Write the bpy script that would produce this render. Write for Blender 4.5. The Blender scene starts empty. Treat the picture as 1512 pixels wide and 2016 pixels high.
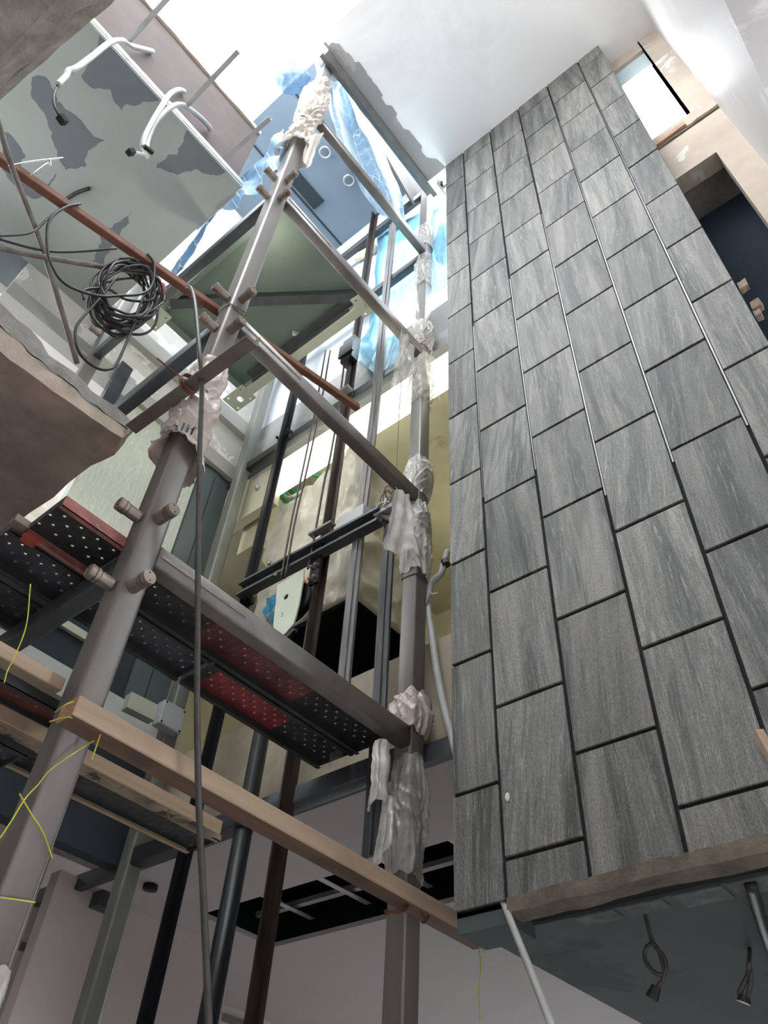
import bpy, bmesh, math, random
from mathutils import Vector, Matrix, noise
from mathutils.geometry import tessellate_polygon
random.seed(7)
scene = bpy.context.scene
COL = scene.collection
V = Vector
PIECE = {'wire_tie': 'wire_loop', 'cable_coil': 'cable_loop', 'wire_coil': 'cable_loop', 'hoist_ring': 'ring_part', 'covered_crate': 'cover'}

# ------------------------------------------------------------------ camera
F_PX, CX, CY = 1549.8, 756.0, 1008.0
EYE = V((0.0, 0.0, 1.6))
# columns: camera right, up, back
ROT = Matrix(((0.63592938, -0.58451497, -0.50392070),
              (-0.76993037, -0.43573500, -0.46619977),
              (0.05292486, 0.68445399, -0.72713252)))
camd = bpy.data.cameras.new('camera')
cam = bpy.data.objects.new('camera', camd)
COL.objects.link(cam)
camd.sensor_fit = 'VERTICAL'
camd.sensor_height = 36.0
camd.lens = F_PX * 36.0 / 2016.0
camd.clip_start = 0.02
camd.clip_end = 300
m4 = ROT.to_4x4()
m4.translation = EYE
cam.matrix_world = m4
scene.camera = cam

# ------------------------------------------------------------------ light
world = bpy.data.worlds.new('sky')
scene.world = world
world.use_nodes = True
bg = world.node_tree.nodes['Background']
bg.inputs[0].default_value = (0.93, 0.97, 1.0, 1)
bg.inputs[1].default_value = 11.5
scene.view_settings.view_transform = 'Standard'
scene.view_settings.look = 'None'
scene.view_settings.gamma = 1.0
scene.view_settings.exposure = 0.0
scene.cycles.max_bounces = 10
scene.cycles.diffuse_bounces = 6
scene.cycles.transparent_max_bounces = 16

def area_light(name, loc, rot, sx, sy, power, color):
    l = bpy.data.lights.new(name, 'AREA')
    l.shape = 'RECTANGLE'; l.size = sx; l.size_y = sy; l.energy = power; l.color = color
    o = bpy.data.objects.new(name, l); COL.objects.link(o)
    o.location = loc; o.rotation_euler = rot
    return o
def point_light(name, loc, power, color, r=0.1):
    l = bpy.data.lights.new(name, 'POINT'); l.energy = power; l.color = color; l.shadow_soft_size = r
    o = bpy.data.objects.new(name, l); COL.objects.link(o); o.location = loc
    return o
# work lamp hung in the shaft, lamp of the store room behind it, lamp of the back room
point_light('shaft_work_lamp', (1.47, 3.10, 6.45), 18, (1.0, 0.95, 0.76), 0.04)
point_light('store_room_lamp', (4.2, 2.6, 6.3), 14, (1.0, 0.93, 0.62), 0.15)
point_light('back_room_lamp', (1.7, 5.4, 6.5), 9, (1.0, 0.97, 0.86), 0.15)

# ------------------------------------------------------------------ pixels to points on real planes
def ray(px, py):
    return ROT @ V(((px - CX) / F_PX, -(py - CY) / F_PX, -1.0))
def PX(px, py, x):
    d = ray(px, py); return EYE + d * ((x - EYE.x) / d.x)
def PY(px, py, y):
    d = ray(px, py); return EYE + d * ((y - EYE.y) / d.y)
def PZ(px, py, z):
    d = ray(px, py); return EYE + d * ((z - EYE.z) / d.z)

# ------------------------------------------------------------------ objects
def tag(o, label=None, cat=None, group=None, kind=None):
    if label: o['label'] = label
    if cat: o['category'] = cat
    if group: o['group'] = group
    if kind: o['kind'] = kind
    return o
def islands(bm):
    seen, out = set(), []
    for v in bm.verts:
        if v in seen: continue
        st, isl = [v], []
        seen.add(v)
        while st:
            q = st.pop(); isl.append(q)
            for e in q.link_edges:
                w = e.other_vert(q)
                if w not in seen: seen.add(w); st.append(w)
        out.append(isl)
    return out
def split_bm(bm):
    """one bmesh per loose piece"""
    out = []
    for isl in islands(bm):
        nb = bmesh.new(); mp = {v: nb.verts.new(v.co) for v in isl}
        fs = {f for v in isl for f in v.link_faces}
        for f in fs:
            g = nb.faces.new([mp[v] for v in f.verts]); g.material_index = f.material_index
        out.append(nb)
    return out
def obj(name, bm, mat, parent=None, smooth=False, join=False, **kw):
    if parent is not None and not join and 'kind' not in kw and parent.get('kind') != 'structure':
        n = len(islands(bm))
        if 1 < n <= 24:
            parts = split_bm(bm); bm.free()
            os_ = [obj(name, p, mat, parent, smooth, True, **kw) for p in parts]
            return os_[0]
    elif parent is None and kw.get('cat') and not join:
        n = len(islands(bm))
        if 1 < n <= 60:
            c = sum((v.co for v in bm.verts), Vector())/len(bm.verts)
            t = thing(name, kw['label'], kw['cat'], c, kw.get('group'))
            for p in split_bm(bm): obj(PIECE.get(name, 'strand'), p, mat, t, smooth, True)
            bm.free()
            return t
    me = bpy.data.meshes.new(name)
    bm.normal_update()
    bm.to_mesh(me); bm.free()
    mats = mat if isinstance(mat, (list, tuple)) else [mat]
    for m in mats: me.materials.append(m)
    if smooth:
        for p in me.polygons: p.use_smooth = True
    o = bpy.data.objects.new(name, me); COL.objects.link(o)
    if parent is not None:
        o.parent = parent
        o.matrix_parent_inverse = Matrix.Translation(-parent.location)
    if kw: tag(o, **kw)
    return o
def thing(name, label, cat, loc=(0, 0, 0), group=None):
    o = bpy.data.objects.new(name, None); COL.objects.link(o)
    o.location = loc; o.empty_display_size = 0.1
    return tag(o, label, cat, group)
def NB(): return bmesh.new()
def box(bm, lo, hi, mi=0):
    x0, y0, z0 = lo; x1, y1, z1 = hi
    vs = [bm.verts.new(p) for p in ((x0,y0,z0),(x1,y0,z0),(x1,y1,z0),(x0,y1,z0),(x0,y0,z1),(x1,y0,z1),(x1,y1,z1),(x0,y1,z1))]
    for f in ((0,3,2,1),(4,5,6,7),(0,1,5,4),(1,2,6,5),(2,3,7,6),(3,0,4,7)):
        bm.faces.new([vs[i] for i in f]).material_index = mi
    return vs
def BX(lo, hi):
    bm = NB(); box(bm, lo, hi); return bm
def bevel(bm, w, seg=2, edges=None):
    bmesh.ops.bevel(bm, geom=list(bm.edges) if edges is None else edges, offset=w, segments=seg, profile=0.5, affect='EDGES')
    return bm
def frame(a, b, up=V((0, 0, 1))):
    d = (V(b) - V(a)); L = d.length; d.normalize()
    s = d.cross(up)
    if s.length < 1e-4: s = d.cross(V((0, 1, 0)))
    s.normalize(); u = s.cross(d)
    return d, s, u, L
def bar(bm, a, b, w, h, up=V((0, 0, 1)), mi=0):
    d, s, u, L = frame(a, b, V(up)); a = V(a); b = V(b)
    c = [(-w/2, -h/2), (w/2, -h/2), (w/2, h/2), (-w/2, h/2)]
    A = [bm.verts.new(a + s*x + u*y) for x, y in c]; B = [bm.verts.new(b + s*x + u*y) for x, y in c]
    bm.faces.new(A[::-1]).material_index = mi; bm.faces.new(B).material_index = mi
    for i in range(4):
        j = (i+1) % 4
        bm.faces.new((A[i], A[j], B[j], B[i])).material_index = mi
def profile(bm, a, b, pts, up=V((0, 0, 1))):
    """sweeps a closed 2D outline (side, up) from a to b"""
    d, s, u, L = frame(a, b, V(up)); a = V(a); b = V(b)
    A = [bm.verts.new(a + s*x + u*y) for x, y in pts]; B = [bm.verts.new(b + s*x + u*y) for x, y in pts]
    n = len(pts)
    for i in range(n):
        j = (i+1) % n
        bm.faces.new((A[i], A[j], B[j], B[i]))
    tri = tessellate_polygon([[V((x, y, 0)) for x, y in pts]])
    for t in tri:
        try:
            bm.faces.new([A[i] for i in t]); bm.faces.new([B[i] for i in reversed(t)])
        except ValueError: pass
    bmesh.ops.recalc_face_normals(bm, faces=bm.faces)
def cyl(bm, a, b, r, n=16, r2=None, mi=0):
    d, s, u, L = frame(a, b); a = V(a); b = V(b); r2 = r if r2 is None else r2
    A = [bm.verts.new(a + (s*math.cos(t) + u*math.sin(t))*r) for t in [2*math.pi*i/n for i in range(n)]]
    B = [bm.verts.new(b + (s*math.cos(t) + u*math.sin(t))*r2) for t in [2*math.pi*i/n for i in range(n)]]
    bm.faces.new(A[::-1]).material_index = mi; bm.faces.new(B).material_index = mi
    for i in range(n):
        j = (i+1) % n
        bm.faces.new((A[i], A[j], B[j], B[i])).material_index = mi
def spline(pts, k=8):
    pts = [V(p) for p in pts]
    if len(pts) < 3: return pts
    out = []
    P = [pts[0]*2 - pts[1]] + pts + [pts[-1]*2 - pts[-2]]
    for i in range(1, len(P)-2):
        p0, p1, p2, p3 = P[i-1:i+3]
        for j in range(k):
            t = j/k
            out.append(0.5*((2*p1) + (p2-p0)*t + (2*p0-5*p1+4*p2-p3)*t*t + (3*p1-p0-3*p2+p3)*t**3))
    out.append(pts[-1])
    return out
def tube(bm, pts, r, n=8, k=8, smooth=True):
    pts = spline(pts, k) if smooth else [V(p) for p in pts]
    rings = []
    prev = None
    for i, p in enumerate(pts):
        d = (pts[min(i+1, len(pts)-1)] - pts[max(i-1, 0)])
        if d.length < 1e-9: d = V((0, 0, 1))
        d.normalize()
        if prev is None:
            s = d.cross(V((0, 0, 1)))
            if s.length < 1e-3: s = d.cross(V((1, 0, 0)))
        else:
            s = prev - d*prev.dot(d)
            if s.length < 1e-5: s = d.cross(V((0.3, 0.5, 0.8)))
        s.normalize(); prev = s; u = d.cross(s)
        rr = r(i/(len(pts)-1)) if callable(r) else r
        rings.append([bm.verts.new(p + (s*math.cos(2*math.pi*j/n) + u*math.sin(2*math.pi*j/n))*rr) for j in range(n)])
    for a, b in zip(rings, rings[1:]):
        for j in range(n):
            q = (j+1) % n
            bm.faces.new((a[j], a[q], b[q], b[j]))
    bm.faces.new(rings[0][::-1]); bm.faces.new(rings[-1])
    return bm
def slab_poly(bm, pts, off, holes=()):
    """solid plate: outline pts (3D, planar), thickness vector off, holes as 3D outlines"""
    loops = [[V(p) for p in pts]] + [[V(p) for p in h] for h in holes]
    flat = [p for l in loops for p in l]
    off = V(off)
    A = [bm.verts.new(p) for p in flat]; B = [bm.verts.new(p + off) for p in flat]
    for t in tessellate_polygon(loops):
        try:
            bm.faces.new([A[i] for i in t]); bm.faces.new([B[i] for i in reversed(t)])
        except ValueError: pass
    k = 0
    for l in loops:
        n = len(l)
        for i in range(n):
            j = (i+1) % n
            bm.faces.new((A[k+i], A[k+j], B[k+j], B[k+i]))
        k += n
    bmesh.ops.recalc_face_normals(bm, faces=bm.faces)
    return bm
def circle_pts(c, s, u, r, n=14):
    return [V(c) + V(s)*r*math.cos(2*math.pi*i/n) + V(u)*r*math.sin(2*math.pi*i/n) for i in range(n)]
def nz(p, f, seed=0):
    return noise.noise(V((p[0]*f + seed*17.3, p[1]*f - seed*5.1, p[2]*f + seed*3.7)))
def sheet(corners, nu, nv, amp, freq, seed, fold=0.0, nfold=5, th=0.004, curve=None):
    """crumpled sheet between an upper edge polyline and a lower edge polyline (lists of 3D points)"""
    top, bot = [spline(c, 6) for c in corners]
    def samp(l, t):
        x = t*(len(l)-1); i = min(int(x), len(l)-2); return l[i].lerp(l[i+1], x-i)
    bm = NB(); g = []
    for j in range(nv+1):
        v = j/nv; row = []
        for i in range(nu+1):
            u = i/nu
            p = samp(top, u).lerp(samp(bot, u), v)
            row.append(p)
        g.append(row)
    n0 = (g[0][-1]-g[0][0]).cross(g[-1][0]-g[0][0]); n0.normalize()
    vs = []
    for j in range(nv+1):
        row = []
        for i in range(nu+1):
            p = g[j][i]; v = j/nv; u = i/nu
            d = amp*(nz(p, freq, seed) + 0.5*nz(p, freq*2.3, seed+1) + 0.35*abs(nz(p, freq*4.1, seed+2)))
            d += fold*math.sin(u*nfold*math.pi*2 + 1.7*nz(p, 2.0, seed+3)*2)*(0.35+0.65*v)
            row.append(bm.verts.new(p + n0*d + V((0, 0, 1))*amp*0.4*nz(p, freq*1.5, seed+5)))
        vs.append(row)
    for j in range(nv):
        for i in range(nu):
            bm.faces.new((vs[j][i], vs[j][i+1], vs[j+1][i+1], vs[j+1][i]))
    return bm
def wrap_bm(cx, cy, z0, z1, hw, amp, seed, flare0=0.0, flare1=0.0, bulge=0.0, n=96, m=70, tilt=0.0, twist=6.0):
    """crumpled film wound round a square post"""
    bm = NB(); rings = []
    for j in range(m+1):
        t = j/m; z = z0 + (z1-z0)*t
        ring = []
        for i in range(n):
            a = 2*math.pi*i/n
            c, s = math.cos(a), math.sin(a)
            k = (abs(c)**5 + abs(s)**5)**(-1/5)
            r = hw*k
            r += bulge*math.sin(math.pi*t)
            if t < 0.18: r += flare0*(1-t/0.18)
            if t > 0.82: r += flare1*((t-0.82)/0.18)
            q = V((c*1.1, s*1.1, z*7))
            dz = z*10 + 2.2*math.sin(a + seed) + 2.0*nz(q, 0.6, seed)
            rid = 1 - abs(nz(V((c*1.2, s*1.2, dz)), 1.0, seed))*2.2
            rid2 = 1 - abs(nz(V((c*2.6, s*2.6, z*26 + 3*math.sin(a*2+seed))), 1.0, seed+6))*2.4
            r += amp*(0.62*max(rid, 0)**1.8 + 0.16*max(rid2, 0)**2 + 0.55*nz(V((c, s, z*3)), 0.9, seed+2))
            r = max(r, hw*k*1.01 + 0.003)
            zz = z + tilt*c*(t-0.5) + (0.03*nz(V((c*1.5, s*1.5, seed)), 1.0, seed+3) if j in (0, m) else 0)
            ring.append(bm.verts.new((cx + c*r, cy + s*r, zz)))
        rings.append(ring)
    for A, B in zip(rings, rings[1:]):
        for i in range(n):
            k = (i+1) % n
            bm.faces.new((A[i], A[k], B[k], B[i]))
    return bm
def rough_box(lo, hi, step, amp, freq, seed):
    """box with subdivided, broken looking faces"""
    bm = BX(lo, hi)
    L = max(hi[i]-lo[i] for i in range(3))
    for ax in range(3):
        n = int((hi[ax]-lo[ax])/step)
        if n < 1: continue
        for i in range(1, n+1):
            c = lo[ax] + (hi[ax]-lo[ax])*i/(n+1)
            no = V((0, 0, 0)); no[ax] = 1; co = V((0, 0, 0)); co[ax] = c
            bmesh.ops.bisect_plane(bm, geom=bm.verts[:]+bm.edges[:]+bm.faces[:], plane_co=co, plane_no=no)
    for v in bm.verts:
        p = v.co.copy()
        v.co += V((nz(p, freq, seed), nz(p, freq, seed+1), nz(p, freq, seed+2)))*amp + V((nz(p, freq*4, seed+3), nz(p, freq*4, seed+4), nz(p, freq*4, seed+5)))*amp*0.4
    return bm

# ------------------------------------------------------------------ materials
MATS = {}
class N:
    def __init__(s, name):
        s.m = bpy.data.materials.new(name); s.m.use_nodes = True
        s.t = s.m.node_tree; s.b = s.t.nodes['Principled BSDF']; MATS[name] = s.m
        s.co = s.t.nodes.new('ShaderNodeTexCoord').outputs['Object']
    def node(s, ty, **kw):
        n = s.t.nodes.new(ty)
        for k, v in kw.items(): setattr(n, k, v)
        return n
    def link(s, a, b): s.t.links.new(a, b)
    def mapping(s, scale, src=None):
        n = s.node('ShaderNodeMapping'); n.inputs['Scale'].default_value = scale
        s.link(src or s.co, n.inputs['Vector']); return n.outputs[0]
    def noise(s, scale, detail=4, rough=0.55, vec=None, dist=0.0):
        n = s.node('ShaderNodeTexNoise'); n.inputs['Scale'].default_value = scale
        n.inputs['Detail'].default_value = detail; n.inputs['Roughness'].default_value = rough; n.inputs['Distortion'].default_value = dist
        s.link(vec or s.co, n.inputs['Vector']); return n.outputs['Fac']
    def ramp(s, fac, stops, const=False):
        n = s.node('ShaderNodeValToRGB'); r = n.color_ramp
        if const: r.interpolation = 'CONSTANT'
        while len(r.elements) < len(stops): r.elements.new(0.5)
        for e, (p, c) in zip(r.elements, stops): e.position = p; e.color = (*c, 1) if len(c) == 3 else c
        s.link(fac, n.inputs[0]); return n.outputs['Color']
    def mix(s, fac, a, b, mode='MIX'):
        n = s.node('ShaderNodeMix', data_type='RGBA', blend_type=mode)
        if isinstance(fac, (int, float)): n.inputs[0].default_value = fac
        else: s.link(fac, n.inputs[0])
        for i, x in ((6, a), (7, b)):
            if isinstance(x, tuple): n.inputs[i].default_value = (*x[:3], 1)
            else: s.link(x, n.inputs[i])
        return n.outputs[2]
    def color(s, c):
        if isinstance(c, tuple): s.b.inputs['Base Color'].default_value = (*c[:3], 1)
        else: s.link(c, s.b.inputs['Base Color'])
        return s
    def set(s, **kw):
        names = dict(rough='Roughness', metal='Metallic', spec='Specular IOR Level', alpha='Alpha', trans='Transmission Weight', coat='Coat Weight', ior='IOR')
        for k, v in kw.items():
            if isinstance(v, (int, float)): s.b.inputs[names[k]].default_value = v
            else: s.link(v, s.b.inputs[names[k]])
        return s
    def bump(s, h, strength=0.3, dist=0.01):
        n = s.node('ShaderNodeBump'); n.inputs['Strength'].default_value = strength; n.inputs['Distance'].default_value = dist
        s.link(h, n.inputs['Height']); s.link(n.outputs[0], s.b.inputs['Normal']); return s

def worn(name, base, var=0.25, scale=6, rough=0.6, metal=0.0, bump=0.15, dist=0.004, streak=None, spots=None, spec=0.5):
    m = N(name)
    lo = tuple(c*(1-var) for c in base); hi = tuple(min(1, c*(1+var)) for c in base)
    vec = m.mapping(streak) if streak else None
    f = m.noise(scale, 6, 0.6, vec)
    c = m.ramp(f, [(0.3, lo), (0.7, hi)])
    if spots:
        s2 = m.noise(scale*spots[1], 5, 0.6)
        c = m.mix(m.ramp(s2, [(spots[2], (0, 0, 0)), (spots[2]+0.08, (1, 1, 1))]), c, spots[0])
    m.color(c).set(rough=rough, metal=metal, spec=spec)
    m.bump(m.noise(scale*8, 5, 0.6, vec), bump, dist)
    return m.m

# veined slate tile: bands and fine streaks running up the tile, shifted tile by tile
def make_tile():
    m = N('slate_tile')
    at = m.node('ShaderNodeAttribute', attribute_name='tile')
    off = m.node('ShaderNodeVectorMath', operation='MULTIPLY_ADD')
    m.link(at.outputs['Vector'], off.inputs[0]); off.inputs[1].default_value = (13.0, 29.0, 17.0)
    m.link(m.co, off.inputs[2])
    src = off.outputs[0]
    # shear the grain a little, differently on each tile
    sep = m.node('ShaderNodeSeparateXYZ'); m.link(src, sep.inputs[0])
    sp2 = m.node('ShaderNodeSeparateXYZ'); m.link(at.outputs['Vector'], sp2.inputs[0])
    sh = m.node('ShaderNodeMath', operation='MULTIPLY_ADD'); m.link(sp2.outputs[2], sh.inputs[0]); sh.inputs[1].default_value = 0.22; sh.inputs[2].default_value = -0.08
    zs = m.node('ShaderNodeMath', operation='MULTIPLY'); m.link(sep.outputs[2], zs.inputs[0]); m.link(sh.outputs[0], zs.inputs[1])
    ya = m.node('ShaderNodeMath', operation='ADD'); m.link(sep.outputs[1], ya.inputs[0]); m.link(zs.outputs[0], ya.inputs[1])
    cb = m.node('ShaderNodeCombineXYZ'); m.link(sep.outputs[0], cb.inputs[0]); m.link(ya.outputs[0], cb.inputs[1]); m.link(sep.outputs[2], cb.inputs[2])
    v = cb.outputs[0]
    bands = m.noise(1.0, 3, 0.5, m.mapping((1, 11, 0.9), v), 0.5)
    streak = m.noise(1.0, 6, 0.7, m.mapping((1, 62, 4.5), v), 1.2)
    grain = m.noise(1.0, 4, 0.75, m.mapping((1, 210, 95), v))
    rare = m.noise(1.0, 3, 0.5, m.mapping((1, 24, 2.2), v), 0.8)
    c = m.ramp(bands, [(0.34, (0.095, 0.099, 0.095)), (0.455, (0.178, 0.182, 0.175)), (0.475, (0.255, 0.254, 0.244)), (0.55, (0.205, 0.204, 0.195)), (0.57, (0.265, 0.262, 0.25)), (0.70, (0.38, 0.36, 0.335))])
    c = m.mix(m.ramp(streak, [(0.52, (0, 0, 0)), (0.68, (0.75, 0.75, 0.75))]), c, (0.46, 0.445, 0.42))
    c = m.mix(m.ramp(streak, [(0.28, (0.6, 0.6, 0.6)), (0.42, (0, 0, 0))]), c, (0.075, 0.078, 0.078))
    c = m.mix(m.ramp(rare, [(0.70, (0, 0, 0)), (0.735, (0.8, 0.8, 0.8))]), c, (0.42, 0.37, 0.335))
    c = m.mix(0.62, c, m.ramp(grain, [(0.34, (0.22, 0.22, 0.22)), (0.66, (0.84, 0.84, 0.83))]), 'OVERLAY')
    br = m.node('ShaderNodeMath', operation='MULTIPLY_ADD'); m.link(sp2.outputs[0], br.inputs[0]); br.inputs[1].default_value = 0.26; br.inputs[2].default_value = 0.485
    hsv = m.node('ShaderNodeHueSaturation'); m.link(c, hsv.inputs['Color']); m.link(br.outputs[0], hsv.inputs['Value'])
    m.color(hsv.outputs[0]).set(rough=0.52, spec=0.45)
    m.bump(grain, 0.5, 0.004)
    return m.m
TILE = make_tile()
MORTAR = worn('mortar', (0.13, 0.105, 0.085), 0.5, 9, 0.95, bump=0.6, dist=0.01)
JOINT = worn('dark_joint', (0.012, 0.012, 0.014), 0.2, 5, 0.9)
TRIM = worn('aluminium_trim', (0.13, 0.125, 0.13), 0.2, 8, 0.36, 0.9, 0.05)
def plaster(name, base, var, scale, patch=None, rough=0.85):
    m = N(name)
    f = m.noise(scale, 5, 0.6)
    c = m.ramp(f, [(0.3, tuple(x*(1-var) for x in base)), (0.7, tuple(min(1, x*(1+var)) for x in base))])
    if patch:
        p = m.noise(patch[1], 6, 0.62, None, 0.6)
        c = m.mix(m.ramp(p, [(patch[2], (0, 0, 0)), (patch[2]+patch[3], (1, 1, 1))]), c, patch[0])
    m.color(c).set(rough=rough, spec=0.3)
    m.bump(m.noise(scale*12, 5), 0.12, 0.003)
    return m.m
WHITE = plaster('white_ceiling_plaster', (0.93, 0.93, 0.94), 0.03, 0.8, ((0.86, 0.86, 0.87), 0.8, 0.5, 0.12), 0.6)
WHITEWALL = plaster('white_wall_plaster', (0.68, 0.66, 0.67), 0.06, 1.5, ((0.86, 0.85, 0.86), 1.3, 0.55, 0.05), 0.45)
PUTTY = plaster('skimmed_board', (0.29, 0.318, 0.306), 0.05, 1.2)
BOARD = plaster('bare_board', (0.135, 0.152, 0.168), 0.06, 1.5)
BEIGE = plaster('beige_render', (0.58, 0.50, 0.42), 0.14, 3.0, ((0.72, 0.68, 0.64), 2.2, 0.60, 0.02))
OLIVE = plaster('bare_plaster', (0.42, 0.40, 0.31), 0.16, 2.0, ((0.30, 0.28, 0.2), 3.0, 0.58, 0.08))
DIRTY = plaster('dirty_concrete', (0.44, 0.38, 0.30), 0.25, 2.5, ((0.12, 0.10, 0.08), 1.6, 0.60, 0.12))
PAINT = plaster('painted_ceiling', (0.46, 0.435, 0.435), 0.04, 1.0)
PINKWALL = plaster('painted_wall', (0.60, 0.53, 0.52), 0.04, 1.2)
SOFFIT = plaster('cement_board', (0.070, 0.086, 0.088), 0.12, 2.0, ((0.052, 0.064, 0.066), 2.5, 0.58, 0.05))
GREYBAND = plaster('grey_fascia', (0.34, 0.34, 0.345), 0.06, 1.5, ((0.42, 0.42, 0.42), 2.0, 0.57, 0.03))
PATCHY = plaster('patched_white_plaster', (0.58, 0.57, 0.54), 0.05, 2.0, ((0.80, 0.80, 0.80), 2.4, 0.55, 0.01))
BROWNBAND = plaster('formwork_concrete', (0.125, 0.102, 0.098), 0.14, 2.5, None)
CONC = worn('rough_concrete', (0.35, 0.335, 0.315), 0.3, 5, 0.95, bump=0.9, dist=0.02)
CONCEDGE = worn('pale_broken_concrete', (0.60, 0.51, 0.42), 0.16, 9, 0.95, bump=0.7, dist=0.012)
CONCDARK = worn('brown_slab_underside', (0.32, 0.25, 0.215), 0.35, 3, 0.95, bump=0.5, dist=0.01)
BLUEWHITE = plaster('bluish_panel', (0.18, 0.235, 0.30), 0.06, 1.6)
DARKTEAL = plaster('dark_panel', (0.030, 0.042, 0.050), 0.2, 2.0)
DOOR = worn('dark_laminate', (0.075, 0.10, 0.105), 0.15, 2, 0.42, bump=0.03)
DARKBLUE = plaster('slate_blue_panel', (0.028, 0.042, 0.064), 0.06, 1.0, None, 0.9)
POST = worn('grey_post_primer', (0.185, 0.172, 0.165), 0.13, 4, 0.42, 0.35, 0.06, 0.002, (3, 3, 0.7))
POSTGREEN = worn('grey_green_post', (0.20, 0.205, 0.185), 0.15, 4, 0.45, 0.3, 0.06, 0.002, (3, 3, 0.7))
BEAM = worn('steel_beam', (0.20, 0.187, 0.18), 0.2, 7, 0.45, 0.4, 0.08, 0.002)
BEAMDARK = worn('dark_steel_beam', (0.075, 0.082, 0.09), 0.2, 6, 0.45, 0.4, 0.08, 0.002)
STUB = worn('bare_steel', (0.27, 0.225, 0.195), 0.2, 20, 0.38, 0.6, 0.1, 0.002)
RAIL = worn('oily_rail', (0.020, 0.021, 0.026), 0.4, 8, 0.32, 0.6, 0.05, 0.001, (4, 4, 0.6))
RAILRUST = worn('rusty_rail', (0.045, 0.032, 0.028), 0.45, 8, 0.5, 0.4, 0.1, 0.001, (4, 4, 0.6))
STRAP = worn('streaked_strip', (0.155, 0.148, 0.155), 0.55, 3, 0.5, 0.3, 0.1, 0.001, (22, 22, 1.0))
STRAPDARK = worn('dark_streaked_strip', (0.060, 0.062, 0.070), 0.6, 3, 0.5, 0.3, 0.1, 0.001, (22, 22, 1.0))
RUST = worn('red_oxide_tube', (0.20, 0.085, 0.055), 0.3, 7, 0.7, 0.1, 0.15)
GALV = worn('galvanised_plate', (0.165, 0.212, 0.186), 0.12, 2.5, 0.38, 0.45, 0.02, 0.001, (1, 0.4, 1))
GALVPALE = worn('pale_zinc', (0.50, 0.53, 0.44), 0.08, 3, 0.42, 0.3, 0.02, 0.001)
DECK = worn('dark_scaffold_plank', (0.040, 0.042, 0.043), 0.45, 6, 0.7, 0.2, 0.2, 0.003, spots=((0.075, 0.072, 0.070), 1.5, 0.62))
DECKBLUE = worn('slate_scaffold_plank', (0.060, 0.063, 0.075), 0.35, 5, 0.65, 0.2, 0.2, 0.003)
DECKRED = worn('red_scaffold_plank', (0.22, 0.036, 0.042), 0.4, 5, 0.65, 0.1, 0.2, 0.003, spots=((0.05, 0.035, 0.035), 1.2, 0.60))
DECKMAROON = worn('maroon_scaffold_plank', (0.15, 0.05, 0.05), 0.5, 5, 0.7, 0.1, 0.2, 0.003)
REDEDGE = worn('worn_red_lip', (0.32, 0.13, 0.11), 0.35, 12, 0.75, 0.0, 0.3, 0.003, spots=((0.36, 0.28, 0.25), 1.3, 0.60))
def wood(name, base, dark):
    m = N(name)
    f = m.noise(1.0, 5, 0.6, m.mapping((1.2, 30, 30)), 0.4)
    c = m.ramp(f, [(0.3, tuple(x*0.78 for x in base)), (0.65, base)])
    g = m.noise(2.2, 4, 0.6)
    c = m.mix(m.ramp(g, [(0.56, (0, 0, 0)), (0.72, (0.8, 0.8, 0.8))]), c, dark)
    m.color(c).set(rough=0.8, spec=0.25); m.bump(f, 0.2, 0.003)
    return m.m
TIMBER = wood('planed_timber', (0.43, 0.32, 0.23), (0.30, 0.21, 0.15))
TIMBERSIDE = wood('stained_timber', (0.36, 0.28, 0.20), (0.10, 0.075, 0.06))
ENDGRAIN = worn('end_grain', (0.38, 0.20, 0.13), 0.35, 30, 0.9, bump=0.6, dist=0.006)
def film(name, base, alpha, rough=0.32, transl=0.5, lines=None):
    m = N(name)
    f = m.noise(9, 5, 0.65)
    c = m.ramp(f, [(0.3, tuple(x*0.82 for x in base)), (0.7, base)])
    if lines:
        br = m.node('ShaderNodeTexBrick'); br.inputs['Scale'].default_value = 1.0
        br.offset = 0.0
        br.inputs['Brick Width'].default_value = 0.13; br.inputs['Row Height'].default_value = 0.13; br.inputs['Mortar Size'].default_value = 0.0035
        mp = m.node('ShaderNodeMapping'); mp.inputs['Rotation'].default_value = lines; m.link(m.co, mp.inputs['Vector']); m.link(mp.outputs[0], br.inputs['Vector'])
        c = m.mix(br.outputs['Fac'], c, (0.85, 0.92, 0.96))
    m.color(c).set(rough=rough, spec=0.6)
    m.bump(m.noise(38, 4, 0.6, m.mapping((1, 1, 0.45)), 0.8), 0.35, 0.006)
    tr = m.node('ShaderNodeBsdfTranslucent'); m.link(c, tr.inputs[0])
    mx = m.node('ShaderNodeMixShader'); mx.inputs[0].default_value = transl
    m.link(m.b.outputs[0], mx.inputs[1]); m.link(tr.outputs[0], mx.inputs[2])
    out = m.t.nodes['Material Output']
    if alpha < 1:
        tp = m.node('ShaderNodeBsdfTransparent'); m2 = m.node('ShaderNodeMixShader')
        fr = m.ramp(m.noise(14, 4, 0.6, m.mapping((1, 1, 0.6))), [(0.3, (alpha-0.22,)*3), (0.7, (min(1, alpha+0.22),)*3)])
        m.link(fr, m2.inputs[0]); m.link(tp.outputs[0], m2.inputs[1]); m.link(mx.outputs[0], m2.inputs[2])
        m.link(m2.outputs[0], out.inputs[0])
    else: m.link(mx.outputs[0], out.inputs[0])
    return m.m
FILM = film('cloudy_film', (0.70, 0.67, 0.63), 0.84, 0.2, 0.25)
FILMCLEAR = film('clear_film', (0.66, 0.64, 0.60), 0.50, 0.10, 0.2)
BAG = film('beige_bag', (0.66, 0.56, 0.51), 1.0, 0.35, 0.15)
CLOTH = film('cream_cloth', (0.74, 0.68, 0.62), 1.0, 0.8, 0.2)
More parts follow.
